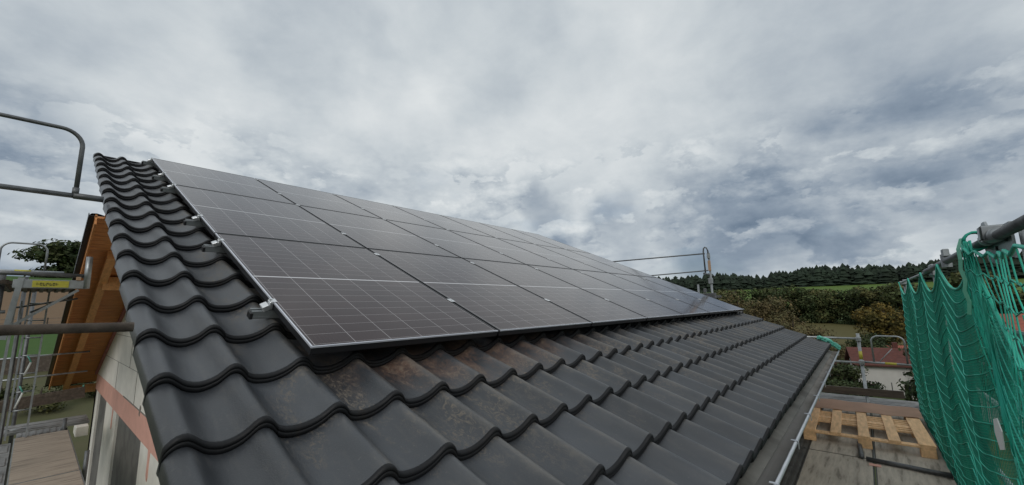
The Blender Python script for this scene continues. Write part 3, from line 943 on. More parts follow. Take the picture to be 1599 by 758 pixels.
t = thing('scaffold_deck', 'grey scaffold deck at the foot of the looped post beyond the roof', 'scaffold deck', (9.6, -3.0, -1.8))
b = MB(); b.box((9.35, -4.0, -1.84), (10.0, 0.6, -1.78), 0.006)
b.build('deck_plate', 'ribdark', t)
b = MB(); b.box((9.33, -4.03, -1.86), (9.45, -3.55, -1.73), 0.006); b.box((9.38, -3.83, -1.72), (9.44, -3.77, -1.62), 0.006)
b.build('bracket', 'rail_dark', t)

# teal foil bundle tied to the gutter end
t = thing('foil_bundle', 'crumpled teal foil bundle tied at the far end of the gutter', 'foil bundle', (8.5, -6.0, -2.7))
b = MB()
rngb = random.Random(5)
P0 = RF(8.35, -6.45, -0.06); P1 = Vector((8.52, -6.17, -2.80))
for q in range(4):
    pts = []; radii = []
    off = Vector((rngb.uniform(-.02, .02), rngb.uniform(-.02, .02), rngb.uniform(-.01, .03)))
    for i in range(14):
        k = i / 13
        p = P0.lerp(P1, k) + off + Vector((0, 0, 0.03 * math.sin(k * 3.1))) + Vector((rngb.uniform(-.008, .008),) * 3)
        pts.append(p); radii.append(0.016 + 0.018 * abs(math.sin(k * 7 + q * 1.7)) * (0.6 + 0.4 * math.sin(k * 3.1)))
    b.tube(pts, 0.02, 8, radii=radii)
b.build('foil', 'bundle', t)
b = MB(); b.tube([P0.lerp(P1, 0.62) + Vector((0, 0, -0.03)), P0.lerp(P1, 0.64) + Vector((0, 0, 0.07))], 0.008, 8)
b.build('tie', 'strap', t)

# ------------------------------------------------------------------ safety net with its rail and posts
b = MB(); b.tube([(1.2, -7.11, -1.635), (5.25, -7.11, -1.665)], 0.024, 14)
one(b, 'net_rail', 'rail_dark', 'dark steel tube holding the green net along its top', 'net rail', smooth=True)
b = MB(); b.tube([(5.0, -7.13, -1.665), (8.9, -7.12, -1.665)], 0.014, 10)
one(b, 'net_rail', 'alu', 'thin pale tube carrying the far end of the green net', 'net rail', smooth=True)
t = thing('net_post', 'galvanised post with punched bracket plate where net and tube meet, nearest the camera', 'net post', (2.15, -7.17, -3.7))
b = MB(); b.tube([(2.10, -7.18, -1.60), (2.18, -7.17, -3.9)], 0.030, 14)
b.build('tube', 'alu', t, True)
b = MB()
pl = [(-0.03, -0.03), (-0.03, 0.10), (0.0, 0.115), (0.06, 0.115), (0.085, 0.09), (0.085, 0.03), (0.28, 0.0), (0.42, 0.05), (0.52, 0.05), (0.52, -0.12), (0.40, -0.10), (0.20, -0.13), (0.0, -0.10)]
vs = [(2.66 - a, -7.145, -1.64 + c) for a, c in pl] + [(2.66 - a, -7.135, -1.64 + c) for a, c in pl]
n_ = len(pl)
b.add(vs, [tuple(range(n_)), tuple(range(n_, 2 * n_))[::-1]] + [(i, i + n_, (i + 1) % n_ + n_, (i + 1) % n_) for i in range(n_)])
pp = b.build('bracket_plate', 'alu', t)
b = MB(); b.box((2.61, -7.1345, -1.60), (2.64, -7.130, -1.545)); 
b.tube([(2.22, -7.134, -1.66), (2.22, -7.128, -1.66)], 0.016, 10); b.tube([(2.42, -7.134, -1.69), (2.42, -7.128, -1.69)], 0.012, 10)
b.build('punched_hole', 'black', pp)
b = MB()
b.tube([(2.20, -7.11, -1.637), (2.33, -7.11, -1.637)], 0.034, 12)
b.box((2.26, -7.16, -1.66), (2.32, -7.06, -1.585), 0.008)
b.build('tube_clamp', 'alu', t, True)
b = MB(); b.tube([(2.40, -7.11, -1.638), (2.45, -7.11, -1.638)], 0.034, 12); b.build('tube_clamp', 'alu', t, True)
b = MB(); b.box((2.20, -7.15, -2.26), (2.44, -7.125, -2.10), 0.01); b.build('lower_plate', 'alu', t)
b = MB(); b.box((2.20, -7.152, -2.44), (2.40, -7.127, -2.27), 0.01); b.build('lower_plate', 'alu', t)
t = thing('net_post', 'grey post behind the green net, halfway along it', 'net post', (5.2, -7.17, -3.7))
b = MB(); b.tube([(5.14, -7.17, -1.60), (5.20, -7.17, -8.5)], 0.028, 12)
b.build('tube', 'alu', t, True)
b = MB(); b.box((5.05, -7.16, -1.72), (5.25, -7.13, -1.60), 0.01)
b.build('bracket_plate', 'alu', t)
t = thing('net_post', 'far grey post at the end of the green net', 'net post', (8.85, -7.17, -3.7))
b = MB(); b.tube([(8.8, -7.15, -1.62), (8.85, -7.15, -12)], 0.025, 12)
b.build('tube', 'alu', t, True)
for z in (-1.68, -2.05, -2.5, -2.95, -3.3):
    b = MB(); b.box((8.74, -7.17, z - .03), (8.86, -7.08, z + .03), 0.01)
    b.build('coupler', 'alu', t)
b = MB(); b.tube([(2.0, -7.17, -2.62), (9.0, -7.17, -2.72)], 0.020, 10)
one(b, 'guard_rail', 'alu', 'upper grey tube running behind the green net', 'guard rail', 'tubes behind the net', True)
b = MB(); b.tube([(2.0, -7.17, -3.14), (9.0, -7.17, -3.22)], 0.020, 10)
one(b, 'guard_rail', 'alu', 'lower grey tube running behind the green net', 'guard rail', 'tubes behind the net', True)
b = MB(); b.tube([(3.85, -7.11, -1.60), (3.85, -7.11, -1.70)], 0.03, 10); b.box((3.80, -7.13, -1.62), (3.87, -7.09, -1.56), 0.006)
one(b, 'tube_clamp', 'alu', 'small clamp sitting on the dark tube above the net', 'clamp')
b = MB()
b.T = Matrix.Translation((2.62, -7.045, -2.65)) @ Matrix.Rotation(R(20), 4, 'Y')
b.add([(-.10, 0, 0), (-.06, 0, .07), (.04, 0, .08), (.09, 0, .02), (.06, 0, -.07), (-.05, 0, -.08), (-.10, .004, 0), (-.06, .004, .07), (.04, .004, .08), (.09, .004, .02), (.06, .004, -.07), (-.05, .004, -.08)],
      [(0, 1, 2, 3, 4, 5), (11, 10, 9, 8, 7, 6)] + [(i, i + 6, (i + 1) % 6 + 6, (i + 1) % 6) for i in range(6)])
one(b, 'white_tag', 'white', 'blank white tag hanging in the green net at the right', 'tag')

ATT = [(1.2, 0.0), (2.62, 0.0), (4.0, 0.0), (5.3, 0.0), (6.9, 0.0), (8.75, 0.0)]
def sag(X):
    for (a, _), (c, _) in zip(ATT, ATT[1:]):
        if a <= X <= c:
            k = (X - a) / (c - a)
            return 4 * k * (1 - k)
    return 0
def netp(X, v, jit=0.0):
    s_ = sag(X)
    top = -1.67 - 0.21 * s_
    if X < 2.62:
        top = -1.70 - 0.55 * min(1, (2.62 - X) / 0.6) ** 0.8
    bot = -3.80 + 0.02 * math.sin(X * 4)
    z = top + (bot - top) * v
    # ropes keep hanging in bows lower down
    z += -0.05 * s_ * math.sin(v * math.pi) - 0.015 * math.sin(X * 5.1 + v * 3) * math.sin(v * math.pi)
    z -= 0.012 * abs(math.sin(X * math.pi / 0.62 + v * 2)) * math.sin(v * math.pi)
    y = -7.075 + 0.018 * math.sin(X * 6.3 + 2.2 * v) * math.sin(math.pi * min(1, v * 1.4)) + 0.006 * math.sin(X * 17 + v * 3.5) * v + 0.035 * s_ * math.sin(v * math.pi)
    return Vector((X + 0.02 * math.sin(v * 9 + X * 3) * v, y, z))
net = thing('safety_net', 'green scaffold safety net hanging in bows beside the right hand deck', 'safety net', (5.3, -7.08, -3.8))
b = MB()
X = 1.65
while X < 8.75:
    pts = [netp(X, i / 26) for i in range(27)]
    b.tube(pts, 0.0021, 3, cap=False)
    X += 0.0185 + 0.0012 * math.sin(X * 40)
b.build('fine_mesh', 'netdark', net, True)
b = MB()
vlist = [i / 22 for i in range(23)]
for v in vlist:
    pts = [netp(1.65 + (8.75 - 1.65) * i / 260, v) + Vector((0, 0.004, 0)) for i in range(261)]
    b.tube(pts, 0.0033 if v > 0 else 0.009, 5, cap=False)
b.build('net_cord', 'net', net, True)
b = MB()                                 # finer cross threads
for q in range(120):
    v = (q + 0.5) / 120
    pts = [netp(1.65 + (8.75 - 1.65) * i / 200, v) + Vector((0, 0.001, 0)) for i in range(201)]
    b.tube(pts, 0.0013, 3, cap=False)
b.build('cross_thread', 'netdark', net, True)
# a second ply of fine mesh behind, folded differently
b = MB()
X = 2.9
while X < 8.7:
    pts = [netp(X, 0.03 + 0.97 * i / 18) + Vector((0.02 * math.sin(i * .7 + X), -0.022, -0.01)) for i in range(19)]
    b.tube(pts, 0.0020, 3, cap=False)
    X += 0.030
b.build('rear_mesh', 'netdark', net, True)
# coarse knotted net near the camera, hung over the bracket
b = MB()
def coarse(u, v):
    X = 2.66 - u * 1.45
    z = -1.64 - 0.12 * math.sin(min(1, u * 1.2) * math.pi * .5) - v * (1.0 + 0.15 * u)
    X2 = 2.66 + (X - 2.66) * (0.35 + 0.65 * min(1, v * 1.0 + u * 0.9))
    return Vector((X2, -7.055 + 0.02 * math.sin(u * 9 + v * 5), z))
NU, NV = 15, 9
for i in range(NU + 1):
    for j in range(NV):
        a = coarse(i / NU, j / NV); off = (1 if j % 2 else -1) * 0.3 / NU
        p = coarse(min(1, max(0, i / NU + (off if True else 0))), (j + 1) / NV)
        b.tube([a, (a + p) / 2 + Vector((0, 0, -.006)), p], 0.0032, 5, cap=False)
for j in range(NV + 1):
    pts = [coarse(i / NU, j / NV + (0.012 * (-1) ** i)) for i in range(NU + 1)]
    b.tube(pts, 0.0032 if j else 0.008, 5, cap=False)
b.build('knotted_mesh', 'net', net, True)
b = MB()                                 # gathered cords tied at the plate
for q in range(9):
    pts = []
    for i in range(16):
        k = i / 15
        pts.append(Vector((2.63 - (0.02 + q * 0.012) - k * (0.02 + q * 0.045), -7.05 - 0.01 * math.sin(k * 8 + q), -1.63 - k * (0.65 + 0.10 * q))))
    b.tube(pts, 0.004, 5)
for q in range(4):
    c0 = Vector((2.60, -7.09, -1.63))
    ring = [c0 + Vector((0.012 * q - 0.03, math.cos(a) * 0.045, math.sin(a) * 0.05)) for a in [2 * math.pi * i / 14 for i in range(15)]]
    b.tube(ring, 0.007, 6)
b.build('gathered_cord', 'net', net, True)
b = MB()                                 # flat mint strap with its free end
pts = [(2.66, -7.05, -1.60), (2.655, -7.03, -1.66), (2.63, -7.028, -1.72), (2.645, -7.024, -1.78), (2.615, -7.030, -1.84), (2.635, -7.022, -1.90), (2.61, -7.028, -1.96), (2.625, -7.022, -2.03)]
vs = []
for p in pts:
    for w in (-0.018, 0.018):
        for th in (0, 0.002):
            vs.append((p[0] + w, p[1] + th + w * .3, p[2]))
fs = []
for i in range(len(pts) - 1):
    a = 4 * i
    fs += [(a, a + 4, a + 6, a + 2), (a + 1, a + 3, a + 7, a + 5), (a, a + 1, a + 5, a + 4), (a + 2, a + 6, a + 7, a + 3)]
b.add(vs, fs)
one(b, 'strap', 'strap', 'pale mint lashing strap dangling where the net is tied to the bracket', 'strap')

# ------------------------------------------------------------------ scaffold in front of the gable (left)
LZ = -3.75
gp = 'scaffold decks of the gable side'
wood_deck(-0.76, -0.20, 0.72, 3.35, 'worn brown plywood scaffold deck in front of the gable wall', 'deckwood2', LZ, False, gp)
t = rib_deck(-0.74, -0.24, 3.36, 3.75, 'short ribbed plate closing the gap behind the brown plywood deck', 'ribbed', LZ + .004, 'y', gp, 7)
wood_deck(-0.76, -0.20, -2.0, 0.70, 'pale grey plywood scaffold deck at the bottom left corner of the view', 'deckwood2', LZ, False, gp)
rib_deck(-1.16, -0.78, 0.0, 3.1, 'narrow metal scaffold plank left of the brown plywood deck', 'ribbed', LZ, 'x', gp, 4)
rib_deck(-1.3, 0.07, 3.9, 4.6, 'pale grey metal scaffold deck crossing behind the ladder', 'ribbed', LZ, 'x', gp, 2)
b = MB(); b.beam((-1.4, 5.95, LZ + 0.10), (0.11, 6.02, LZ + 0.22), 0.04, 0.22)
one(b, 'toe_board', 'toe', 'dark brown toe board behind the ladder, left of the gable wall', 'toe board')
b = MB(); b.tube([(-0.25, 3.42, -6.3), (-0.25, 3.42, LZ + 0.17)], 0.024, 12); b.box((-0.29, 3.40, LZ - 0.1), (-0.21, 3.46, LZ + 0.02), 0.006)
one(b, 'scaffold_post', 'rail_dark', 'short grey post stub at the corner of the brown plywood deck', 'scaffold post', smooth=True)
b = MB(); b.tube([(-0.16, 0.8, LZ - .25), (-0.16, 0.8, LZ + 0.18)], 0.022, 12)
one(b, 'scaffold_post', 'rail_dark', 'dark tube stub squeezed between deck and pale gable wall', 'scaffold post', smooth=True)
b = MB(); b.tube([(0.36, 1.9, -4.60), (-0.10, 0.9, -4.30)], 0.016, 8)
one(b, 'wall_tie', 'rail_dark', 'dark wall tie tube between the deck edge and the block wall', 'wall tie', smooth=True)
b = MB(); b.box((-0.02, 4.9, -4.20), (0.15, 5.4, -4.02), 0.01)
one(b, 'wood_block', 'wall', 'pale block standing between the gable wall and the far deck', 'block')
b = MB(); b.tube([(0.08, 6.05, LZ + 0.20), (0.08, 6.05, LZ + 0.36)], 0.014, 8)
one(b, 'toe_board_pin', 'bundle', 'small teal pin standing on the dark toe board', 'pin')

# ladder
lad = thing('ladder', 'aluminium ladder leaning up behind the brown plywood deck', 'ladder', (-0.74, 3.3, LZ))
la, lb_ = Vector((-0.645, 3.28, LZ)), Vector((-0.63, 3.5, -1.55))
lc, ld = Vector((-0.845, 3.28, LZ)), Vector((-0.83, 3.5, -1.55))
for p, q in ((la, lb_), (lc, ld)):
    b = MB(); b.beam(p, q, 0.022, 0.045, up=(0, 1, 0)); b.build('side_rail', 'alu', lad)
for i in range(8):
    k = 0.06 + i * 0.122
    b = MB(); b.tube([la.lerp(lb_, k), lc.lerp(ld, k)], 0.011, 8); b.build('rung', 'alu', lad, True)
b = MB(); b.beam((-0.98, 2.9, LZ), (-0.955, 3.1, -1.65), 0.03, 0.05, up=(0, 1, 0)); b.beam((-0.90, 3.3, LZ), (-0.90, 3.45, -1.7), 0.02, 0.03, up=(0, 1, 0))
one(b, 'scaffold_frame_leg', 'alu', 'pale flat frame leg left of the ladder at the image edge', 'scaffold frame')
for (x, y, lab) in ((-0.90, 3.8, 'dark scaffold post behind the ladder'), (-0.79, 4.6, 'dark scaffold post seen through the ladder rungs')):
    b = MB(); b.tube([(x, y, -6.2), (x, y, -1.3)], 0.026, 12)
    one(b, 'scaffold_post', 'rail_dark', lab, 'scaffold post', smooth=True)
for (z, lab) in ((-2.75, 'upper'), (-3.15, 'lower')):
    b = MB(); b.tube([(-1.5, 5.9, z), (0.1, 5.95, z + 0.05)], 0.017, 8)
    one(b, 'guard_rail', 'alu', '%s pale guard rail crossing behind the ladder' % lab, 'guard rail', 'guard rails behind the ladder', True)
for (p, q, lab) in (((-0.76, 3.24, -2.83), (-0.71, 3.24, -2.64), 'upper white plastic tie sleeve hanging on the ladder'), ((-0.80, 3.24, -3.30), (-0.745, 3.24, -3.08), 'lower white plastic tie sleeve hanging on the ladder')):
    t = thing('tie_sleeve', lab, 'tie', p)
    b = MB(); b.tube([p, q], 0.012, 8); b.build('sleeve', 'white', t, True)
    q = Vector(q)
    b = MB(); b.tube([q, q + Vector((-0.01, 0, .03)), q + Vector((-0.04, 0, 0.10))], 0.010, 8); b.build('teal_cord', 'bundle', t, True)

# upper platform bracket
pf = thing('platform_bracket', 'grey scaffold bracket with yellow label in front of the wooden soffit', 'scaffold bracket', (-0.65, 1.0, -1.6))
b = MB(); b.box((-0.96, 0.985, -1.605), (-0.345, 1.02, -1.500), 0.006); b.build('cross_beam', 'alu', pf)
b = MB(); b.box((-0.81, 0.979, -1.592), (-0.51, 0.984, -1.512)); lbl = b.build('yellow_label', 'yellow', pf)
b = MB()
rngl = random.Random(2)
xx = -0.775
for k in range(7):                      # worn, no longer legible capitals of the label
    w = 0.018
    b.box((xx, 0.9765, -1.570 + rngl.uniform(-.003, .003)), (xx + 0.005, 0.9785, -1.538))
    if k % 2: b.box((xx + 0.0052, 0.9765, -1.545), (xx + w, 0.9785, -1.538))
    if k % 3: b.box((xx + 0.0052, 0.9765, -1.572), (xx + w, 0.9785, -1.565))
    b.box((xx + w - 0.004, 0.9762, -1.560), (xx + w, 0.9764, -1.548))
    xx += 0.026
b.build('label_lettering', 'ink', lbl)
b = MB(); b.beam((-0.90, 1.0, -2.03), (-0.42, 1.0, -1.62), 0.03, 0.035, up=(0, 1, 0)); b.build('diagonal_strut', 'alu', pf)
b = MB(); b.beam((-0.965, 1.0, -2.2), (-0.90, 1.0, -1.48), 0.05, 0.05, up=(0, 1, 0)); b.build('upright', 'alu', pf)
b = MB(); b.tube([(-0.355, 1.0, -1.60), (-0.36, 1.0, -1.19)], 0.032, 14); b.build('post_socket', 'alu', pf, True)
b = MB(); b.box((-0.455, 0.975, -1.50), (-0.41, 0.99, -1.455), 0.003); b.build('orange_pin', 'orange', pf)
b = MB(); b.tube([(-1.3, 1.03, -1.90), (-0.98, 1.03, -1.88)], 0.02, 8); b.build('tube_stub', 'alu', pf, True)
b = MB(); b.tube([(-1.4, 1.02, -1.42), (-0.33, 1.02, -1.44)], 0.026, 12)
one(b, 'guard_rail', 'rail_dark', 'thick dark tube lying along the top of the labelled bracket', 'guard rail', smooth=True)
b = MB(); b.tube([(-1.06, 1.2, -6.2), (-1.06, 1.2, -1.40)], 0.04, 12); 
one(b, 'scaffold_post', 'rail_dark', 'thick dark scaffold post at the left image edge under the bracket', 'scaffold post', smooth=True)
t = rib_deck(-1.4, -0.42, 1.1, 3.5, 'upper scaffold deck seen from below behind the labelled bracket', 'toe', -1.50, 'y', None, 9)
b = MB()
for i in range(12):
    b.box((-1.38 + i * 0.08, 1.12, -1.566), (-1.34 + i * 0.08, 3.48, -1.5505))
b.build('under_rib', 'ribdark', t)
b = MB(); b.tube([(-0.95, 3.5, -1.80), (-0.30, 3.5, -1.66)], 0.015, 8); b.tube([(-0.80, 3.5, -1.88), (-0.35, 3.5, -1.60)], 0.015, 8)
one(b, 'diagonal_brace', 'rail_dark', 'thin crossed brace tubes behind the labelled bracket', 'brace', smooth=True)

t = thing('end_guard_frame', 'low grey guard hoop with small yellow label in front of the dark tree', 'guard frame', (-0.95, 3.5, -1.22))
b = MB(); b.tube([(-1.5, 3.5, -1.225), (-0.50, 3.5, -1.235)], 0.019, 10); b.build('rail', 'alu', t, True)
b = MB(); hoop(b, Vector((-1.20, 3.5, -1.225)), (1, 0, 0), 0.48, 0.44, 0.014, 0.12); b.build('hoop', 'alu', t, True)
b = MB(); b.tube([(-1.03, 3.5, -1.227), (-0.86, 3.5, -1.230)], 0.021, 10); b.build('yellow_label', 'yellow', t, True)

# rails right at the near verge
t = thing('end_guard_frame', 'dark guard hoop reaching from the left edge against the sky', 'guard frame', (-1.0, -2.2, -1.05))
b = MB(); b.tube([(-1.8, -2.2, -1.052), (-0.525, -2.2, -1.052)], 0.019, 14)
b.build('rail', 'rail_dark', t, True)
b = MB(); b.tube([(-0.66, -2.2, -1.052), (-0.50, -2.2, -1.052)], 0.0235, 14)
b.build('rail_sleeve', 'rail_dark', t, True)
b = MB(); hoop(b, Vector((-1.50, -2.2, -1.04)), (1, 0, 0), 0.85, 0.49, 0.0145, 0.12)
b.build('hoop', 'rail_dark', t, True)
b = MB(); b.tube([(-0.652, -2.2, -1.045), (-0.651, -2.2, -0.99)], 0.019, 12)
b.build('hoop_socket', 'rail_dark', t, True)
b = MB(); b.tube([(-2.2, -4.4, -1.955), (-0.50, -4.4, -1.982)], 0.018, 14)
one(b, 'guard_rail', 'toe', 'dark brown weathered tube crossing in front of soffit and gable wall', 'guard rail', smooth=True)

# ------------------------------------------------------------------ vegetation
def crown_mesh(name, seed, w, h, n, leaf, mt, lobes=9, base=0.15, thin=1.0):
    rg = random.Random(seed)
    L = []
    for i in range(lobes):
        a = rg.uniform(0, 2 * math.pi); rr = rg.uniform(0.05, 0.34) * w
        zc = rg.uniform(base + 0.2, 0.82) * h
        shrink = 1 - 0.45 * abs(zc / h - 0.5) * 2
        L.append((Vector((math.cos(a) * rr * shrink, math.sin(a) * rr * shrink, zc)), rg.uniform(0.16, 0.27) * w * (0.7 + 0.3 * shrink), rg.uniform(0.11, 0.19) * h))
    b = MB()
    vs = []; fs = []
    for i in range(n):
        c, rw, rh = L[rg.randrange(lobes)]
        d = Vector((rg.gauss(0, 1), rg.gauss(0, 1), rg.gauss(0, 1))).normalized()
        q = rg.uniform(0.55, 1.08) ** thin
        p = c + Vector((d.x * rw * q, d.y * rw * q, d.z * rh * q))
        if noise.noise(p * (3.2 / w * 2.2) + Vector((seed, 0, 0))) < -0.28:
            continue
        nrm = (d + Vector((rg.gauss(0, .6), rg.gauss(0, .6), rg.gauss(0, .6)))).normalized()
        a1 = nrm.orthogonal().normalized(); a2 = nrm.cross(a1)
        t = rg.uniform(0, 6.28); u = a1 * math.cos(t) + a2 * math.sin(t); v = nrm.cross(u)
        s1 = leaf * rg.uniform(0.6, 1.3); s2 = leaf * rg.uniform(0.35, 0.8)
        o_ = len(vs)
        vs += [p - u * s1, p - v * s2 + u * s1 * .2, p + u * s1, p + v * s2 - u * s1 * .15]
        fs.append((o_, o_ + 1, o_ + 2, o_ + 3))
    b.v = vs; b.f = fs
    me_ = bpy.data.meshes.new(name)
    me_.from_pydata(vs, [], fs); me_.materials.append(M[mt])
    # trunk with limbs
    tb = MB()
    rt = 0.030 * w
    tb.tube([(0, 0, -0.6), (0.01 * w, 0, 0.2 * h), (0.0, 0.015 * w, 0.5 * h), (0.01 * w, 0, 0.8 * h)], rt, 8, radii=[rt * 1.2, rt, rt * 0.7, rt * 0.25])
    for (c, rw, rh) in L:
        st = Vector((0, 0, rg.uniform(0.22, 0.5) * h))
        tb.tube([st, st.lerp(c, 0.5) + Vector((0, 0, 0.02 * h)), c], rt * .4, 5, radii=[rt * 0.45, rt * 0.3, rt * 0.1])
    me2 = bpy.data.meshes.new(name + '_trunk')
    me2.from_pydata(tb.v, [], tb.f); me2.materials.append(M['bark'])
    return me_, me2

def plant(name, label, cat, meshes, x, y, sc=1.0, rz=0.0, group=None, sx=1.0, zoff=-0.3):
    t = thing(name, label, cat, (x, y, ground(x, y) + zoff), group, (0, 0, rz))
    t.scale = (sc * sx, sc * sx, sc)
    c = bpy.data.objects.new('crown', meshes[0]); COL.objects.link(c); c.parent = t
    k = bpy.data.objects.new('trunk', meshes[1]); COL.objects.link(k); k.parent = t
    return t

def at_dir(px, r):
    """point on the ground at image bearing px (worked out once from the camera) and r metres away"""
    v = right * ((px - 799.5) / 632.49) + fwd * 1.0 + down * ((470 - 379) / 632.49)
    v.z = 0; v.normalize()
    return CAM.x + v.x * r, CAM.y + v.y * r

dark = [crown_mesh('dark_crown', 20 + i, 12, 12, 5200, 0.34, 'leaf_dark', 13, 0.0) for i in range(3)]
mid_m = [crown_mesh('mid_crown', 40 + i, 12, 12, 5200, 0.34, 'leaf_mid', 13, 0.0) for i in range(2)]
brown = [crown_mesh('brown_crown', 60 + i, 9, 11, 3600, 0.22, 'leaf_brown', 13, 0.0, 1.3) for i in range(3)]
gold = crown_mesh('gold_crown', 80, 10, 10, 5200, 0.24, 'leaf_gold', 13, 0.0)
rust = crown_mesh('rust_crown', 81, 8, 6, 3000, 0.2, 'leaf_rust', 11, 0.0)
shrub = crown_mesh('shrub_crown', 82, 3, 2.2, 1600, 0.09, 'leaf_mid', 9, 0.0)
shrubd = crown_mesh('shrub_dark_crown', 83, 5, 4, 3000, 0.13, 'leaf_dark', 10, 0.0)

# row of big trees between tan meadow and green hill
ROWK = 1.22
row = [(1118, 214, 1.00), (1150, 206, 1.05), (1183, 212, 1.12), (1212, 208, 1.0), (1240, 212, 1.08), (1268, 205, 1.0), (1296, 208, 1.10), (1324, 204, 1.02), (1350, 206, 1.16), (1378, 200, 1.22), (1406, 196, 1.22), (1436, 190, 1.2), (1470, 190, 1.25), (1508, 186, 1.25), (1550, 180, 1.3), (1595, 175, 1.3)]
for i, (px, r_, sc) in enumerate(row):
    x, y = at_dir(px, r_)
    v = i % 5
    ms = dark[v % 3] if v in (0, 2, 3) else mid_m[v % 2]
    kind = 'dark green' if v in (0, 2, 3) else 'olive green'
    plant('broadleaf_tree', '%s rounded tree, %s from the left in the long row below the green hill' % (kind, ORD[i]), 'tree', ms, x, y, sc * ROWK * (1.0 + 0.17 * math.sin(i * 2.4)) * (1.18 if i < 5 else 1.0), i * 1.3, 'row of trees below the green hill', 1.12, -2.4)
# second, lower line filling in behind the roof edge
for i, (px, r_, sc) in enumerate([(1085, 190, 0.85), (1110, 185, 0.8)]):
    x, y = at_dir(px, r_)
    plant('broadleaf_tree', ['low green tree right behind the far roof corner, left one', 'low green tree right behind the far roof corner, right one'][i], 'tree', dark[i], x, y, sc, i, None, 1.1)
# brown scrub trees in front
br = [(1152, 122, 1.38), (1178, 106, 1.32), (1206, 112, 1.30), (1234, 100, 1.02), (1190, 84, 0.98), (1264, 94, 0.82), (1238, 78, 0.80), (1292, 86, 0.60), (1218, 62, 0.70)]
for i, (px, r_, sc) in enumerate(br):
    x, y = at_dir(px, r_)
    plant('autumn_tree', 'thin brown autumn tree, %s nearest of the scrub behind the far roof verge' % ORD[[8, 6, 7, 5, 3, 4, 1, 2, 0][i]], 'tree', brown[i % 3], x, y, sc, i * 2.1, 'brown scrub trees behind the roof verge', 1.15)
x, y = at_dir(1378, 120)
plant('golden_tree', 'round golden green autumn tree above the small red roof', 'tree', gold, x, y, 1.15, 0.5, None, 1.2)
x, y = at_dir(1415, 150)
plant('golden_tree', 'second golden tree, partly behind the edge of the green net', 'tree', gold, x, y, 1.0, 2.5, None, 1.2)
x, y = at_dir(1296, 74)
plant('rust_shrub', 'rust brown shrub left of the yellow banded post', 'shrub', rust, x, y, 0.9, 0, None, 1.0)
for i, (px, r_, sc, lab) in enumerate([(1345, 98, 1.6, 'dark bush growing above the white house roof'), (1384, 92, 0.7, 'dark bush between the hoop and the small red roof'), (1302, 64, 1.2, 'dark bush left of the white house'),
                                       (1290, 46, 0.8, 'dark low bush below the guard rails, behind the toe board'), (1436, 74, 1.5, 'dark bush at the foot of the green net, beyond it'), (1360, 104, 1.6, 'dark tall bush beneath the golden tree'),
                                       (1480, 60, 2.0, 'dark bush seen through the middle of the net'), (1540, 50, 2.0, 'dark bush seen through the near part of the net')]):
    x, y = at_dir(px, r_)
    plant('dark_bush', lab, 'bush', shrubd, x, y, sc, i, None, 1.3)

# three small pointed thujas beside the white house
cyp = None
def cone_leaf(seed, h, w, n, leaf):
    rg = random.Random(seed); vs = []; fs = []
    for i in range(n):
        k = rg.random() ** 0.8; z = h * (1 - k); rr = w * k * rg.uniform(0.6, 1.1) * 0.5 * (1 if k < 0.8 else (1.05 - k) * 4)
        a = rg.uniform(0, 6.28); p = Vector((math.cos(a) * rr, math.sin(a) * rr, z))
        nrm = Vector((math.cos(a), math.sin(a), rg.uniform(-.3, .8))).normalized()
        u = nrm.orthogonal().normalized(); v = nrm.cross(u); s_ = leaf * rg.uniform(.5, 1.2)
        o_ = len(vs); vs += [p - u * s_, p - v * s_, p + u * s_, p + v * s_ * 1.6]; fs.append((o_, o_ + 1, o_ + 2, o_ + 3))
    me_ = bpy.data.meshes.new('thuja'); me_.from_pydata(vs, [], fs); me_.materials.append(M['leaf_dark'])
    tb = MB(); tb.tube([(0, 0, -.3), (0, 0, h * .8)], 0.05, 6, radii=[0.08, 0.02])
    m2 = bpy.data.meshes.new('thuja_trunk'); m2.from_pydata(tb.v, [], tb.f); m2.materials.append(M['bark'])
    return me_, m2
th = cone_leaf(4, 3.4, 1.3, 900, 0.09)
for i, (px, r_, lab) in enumerate([(1394, 62, 'left of the three small pointed thujas before the white house'), (1409, 61, 'middle of the three small pointed thujas before the white house'), (1420, 60, 'right of the three small pointed thujas before the white house')]):
    x, y = at_dir(px, r_)
    plant('thuja', lab, 'thuja', th, x, y, [0.8, 1.05, 1.0][i], i, 'thujas before the white house')

# spruce forest on the skyline: reads as one mass
rg = random.Random(9)
b = MB()
cnt = 0
for k in range(1500):
    az = R(rg.uniform(-16, 34)); r_ = rg.uniform(500, 560) - 55 * sst(6, 18, math.degrees(az))
    x, y = CAM.x + math.cos(az) * r_, CAM.y + math.sin(az) * r_
    z0 = ground(x, y) - 2
    h = rg.choice((9, 12, 14, 15, 18)) + rg.uniform(-1.5, 1.5) + 4.0 * noise.noise(Vector((az * 9, 0.3, 0))) + (2.5 if az < R(8) else 0)
    w = h * rg.uniform(0.32, 0.52)
    layers = 7
    for l in range(layers):
        za = z0 + h * (0.05 + 0.90 * l / layers + rg.uniform(-.05, .05)); zb = za + h * 0.27
        wr = w * (1 - l / layers) ** 0.6 * rg.uniform(0.8, 1.15)
        ring = []
        nn = 8
        for q in range(nn):
            a = 2 * math.pi * (q + rg.uniform(-.3, .3)) / nn
            rr_ = wr * rg.uniform(0.55, 1.2)
            ring.append((x + math.cos(a) * rr_, y + math.sin(a) * rr_, za + rg.uniform(-.6, .3)))
        b.add(ring + [(x + rg.uniform(-.2, .2), y, min(zb, z0 + h))], [(q, (q + 1) % nn, nn) for q in range(nn)])
o = b.build('spruce_forest', 'conifer')
tag(o, 'dark spruce forest along the skyline behind the green field', 'forest', kind='stuff')

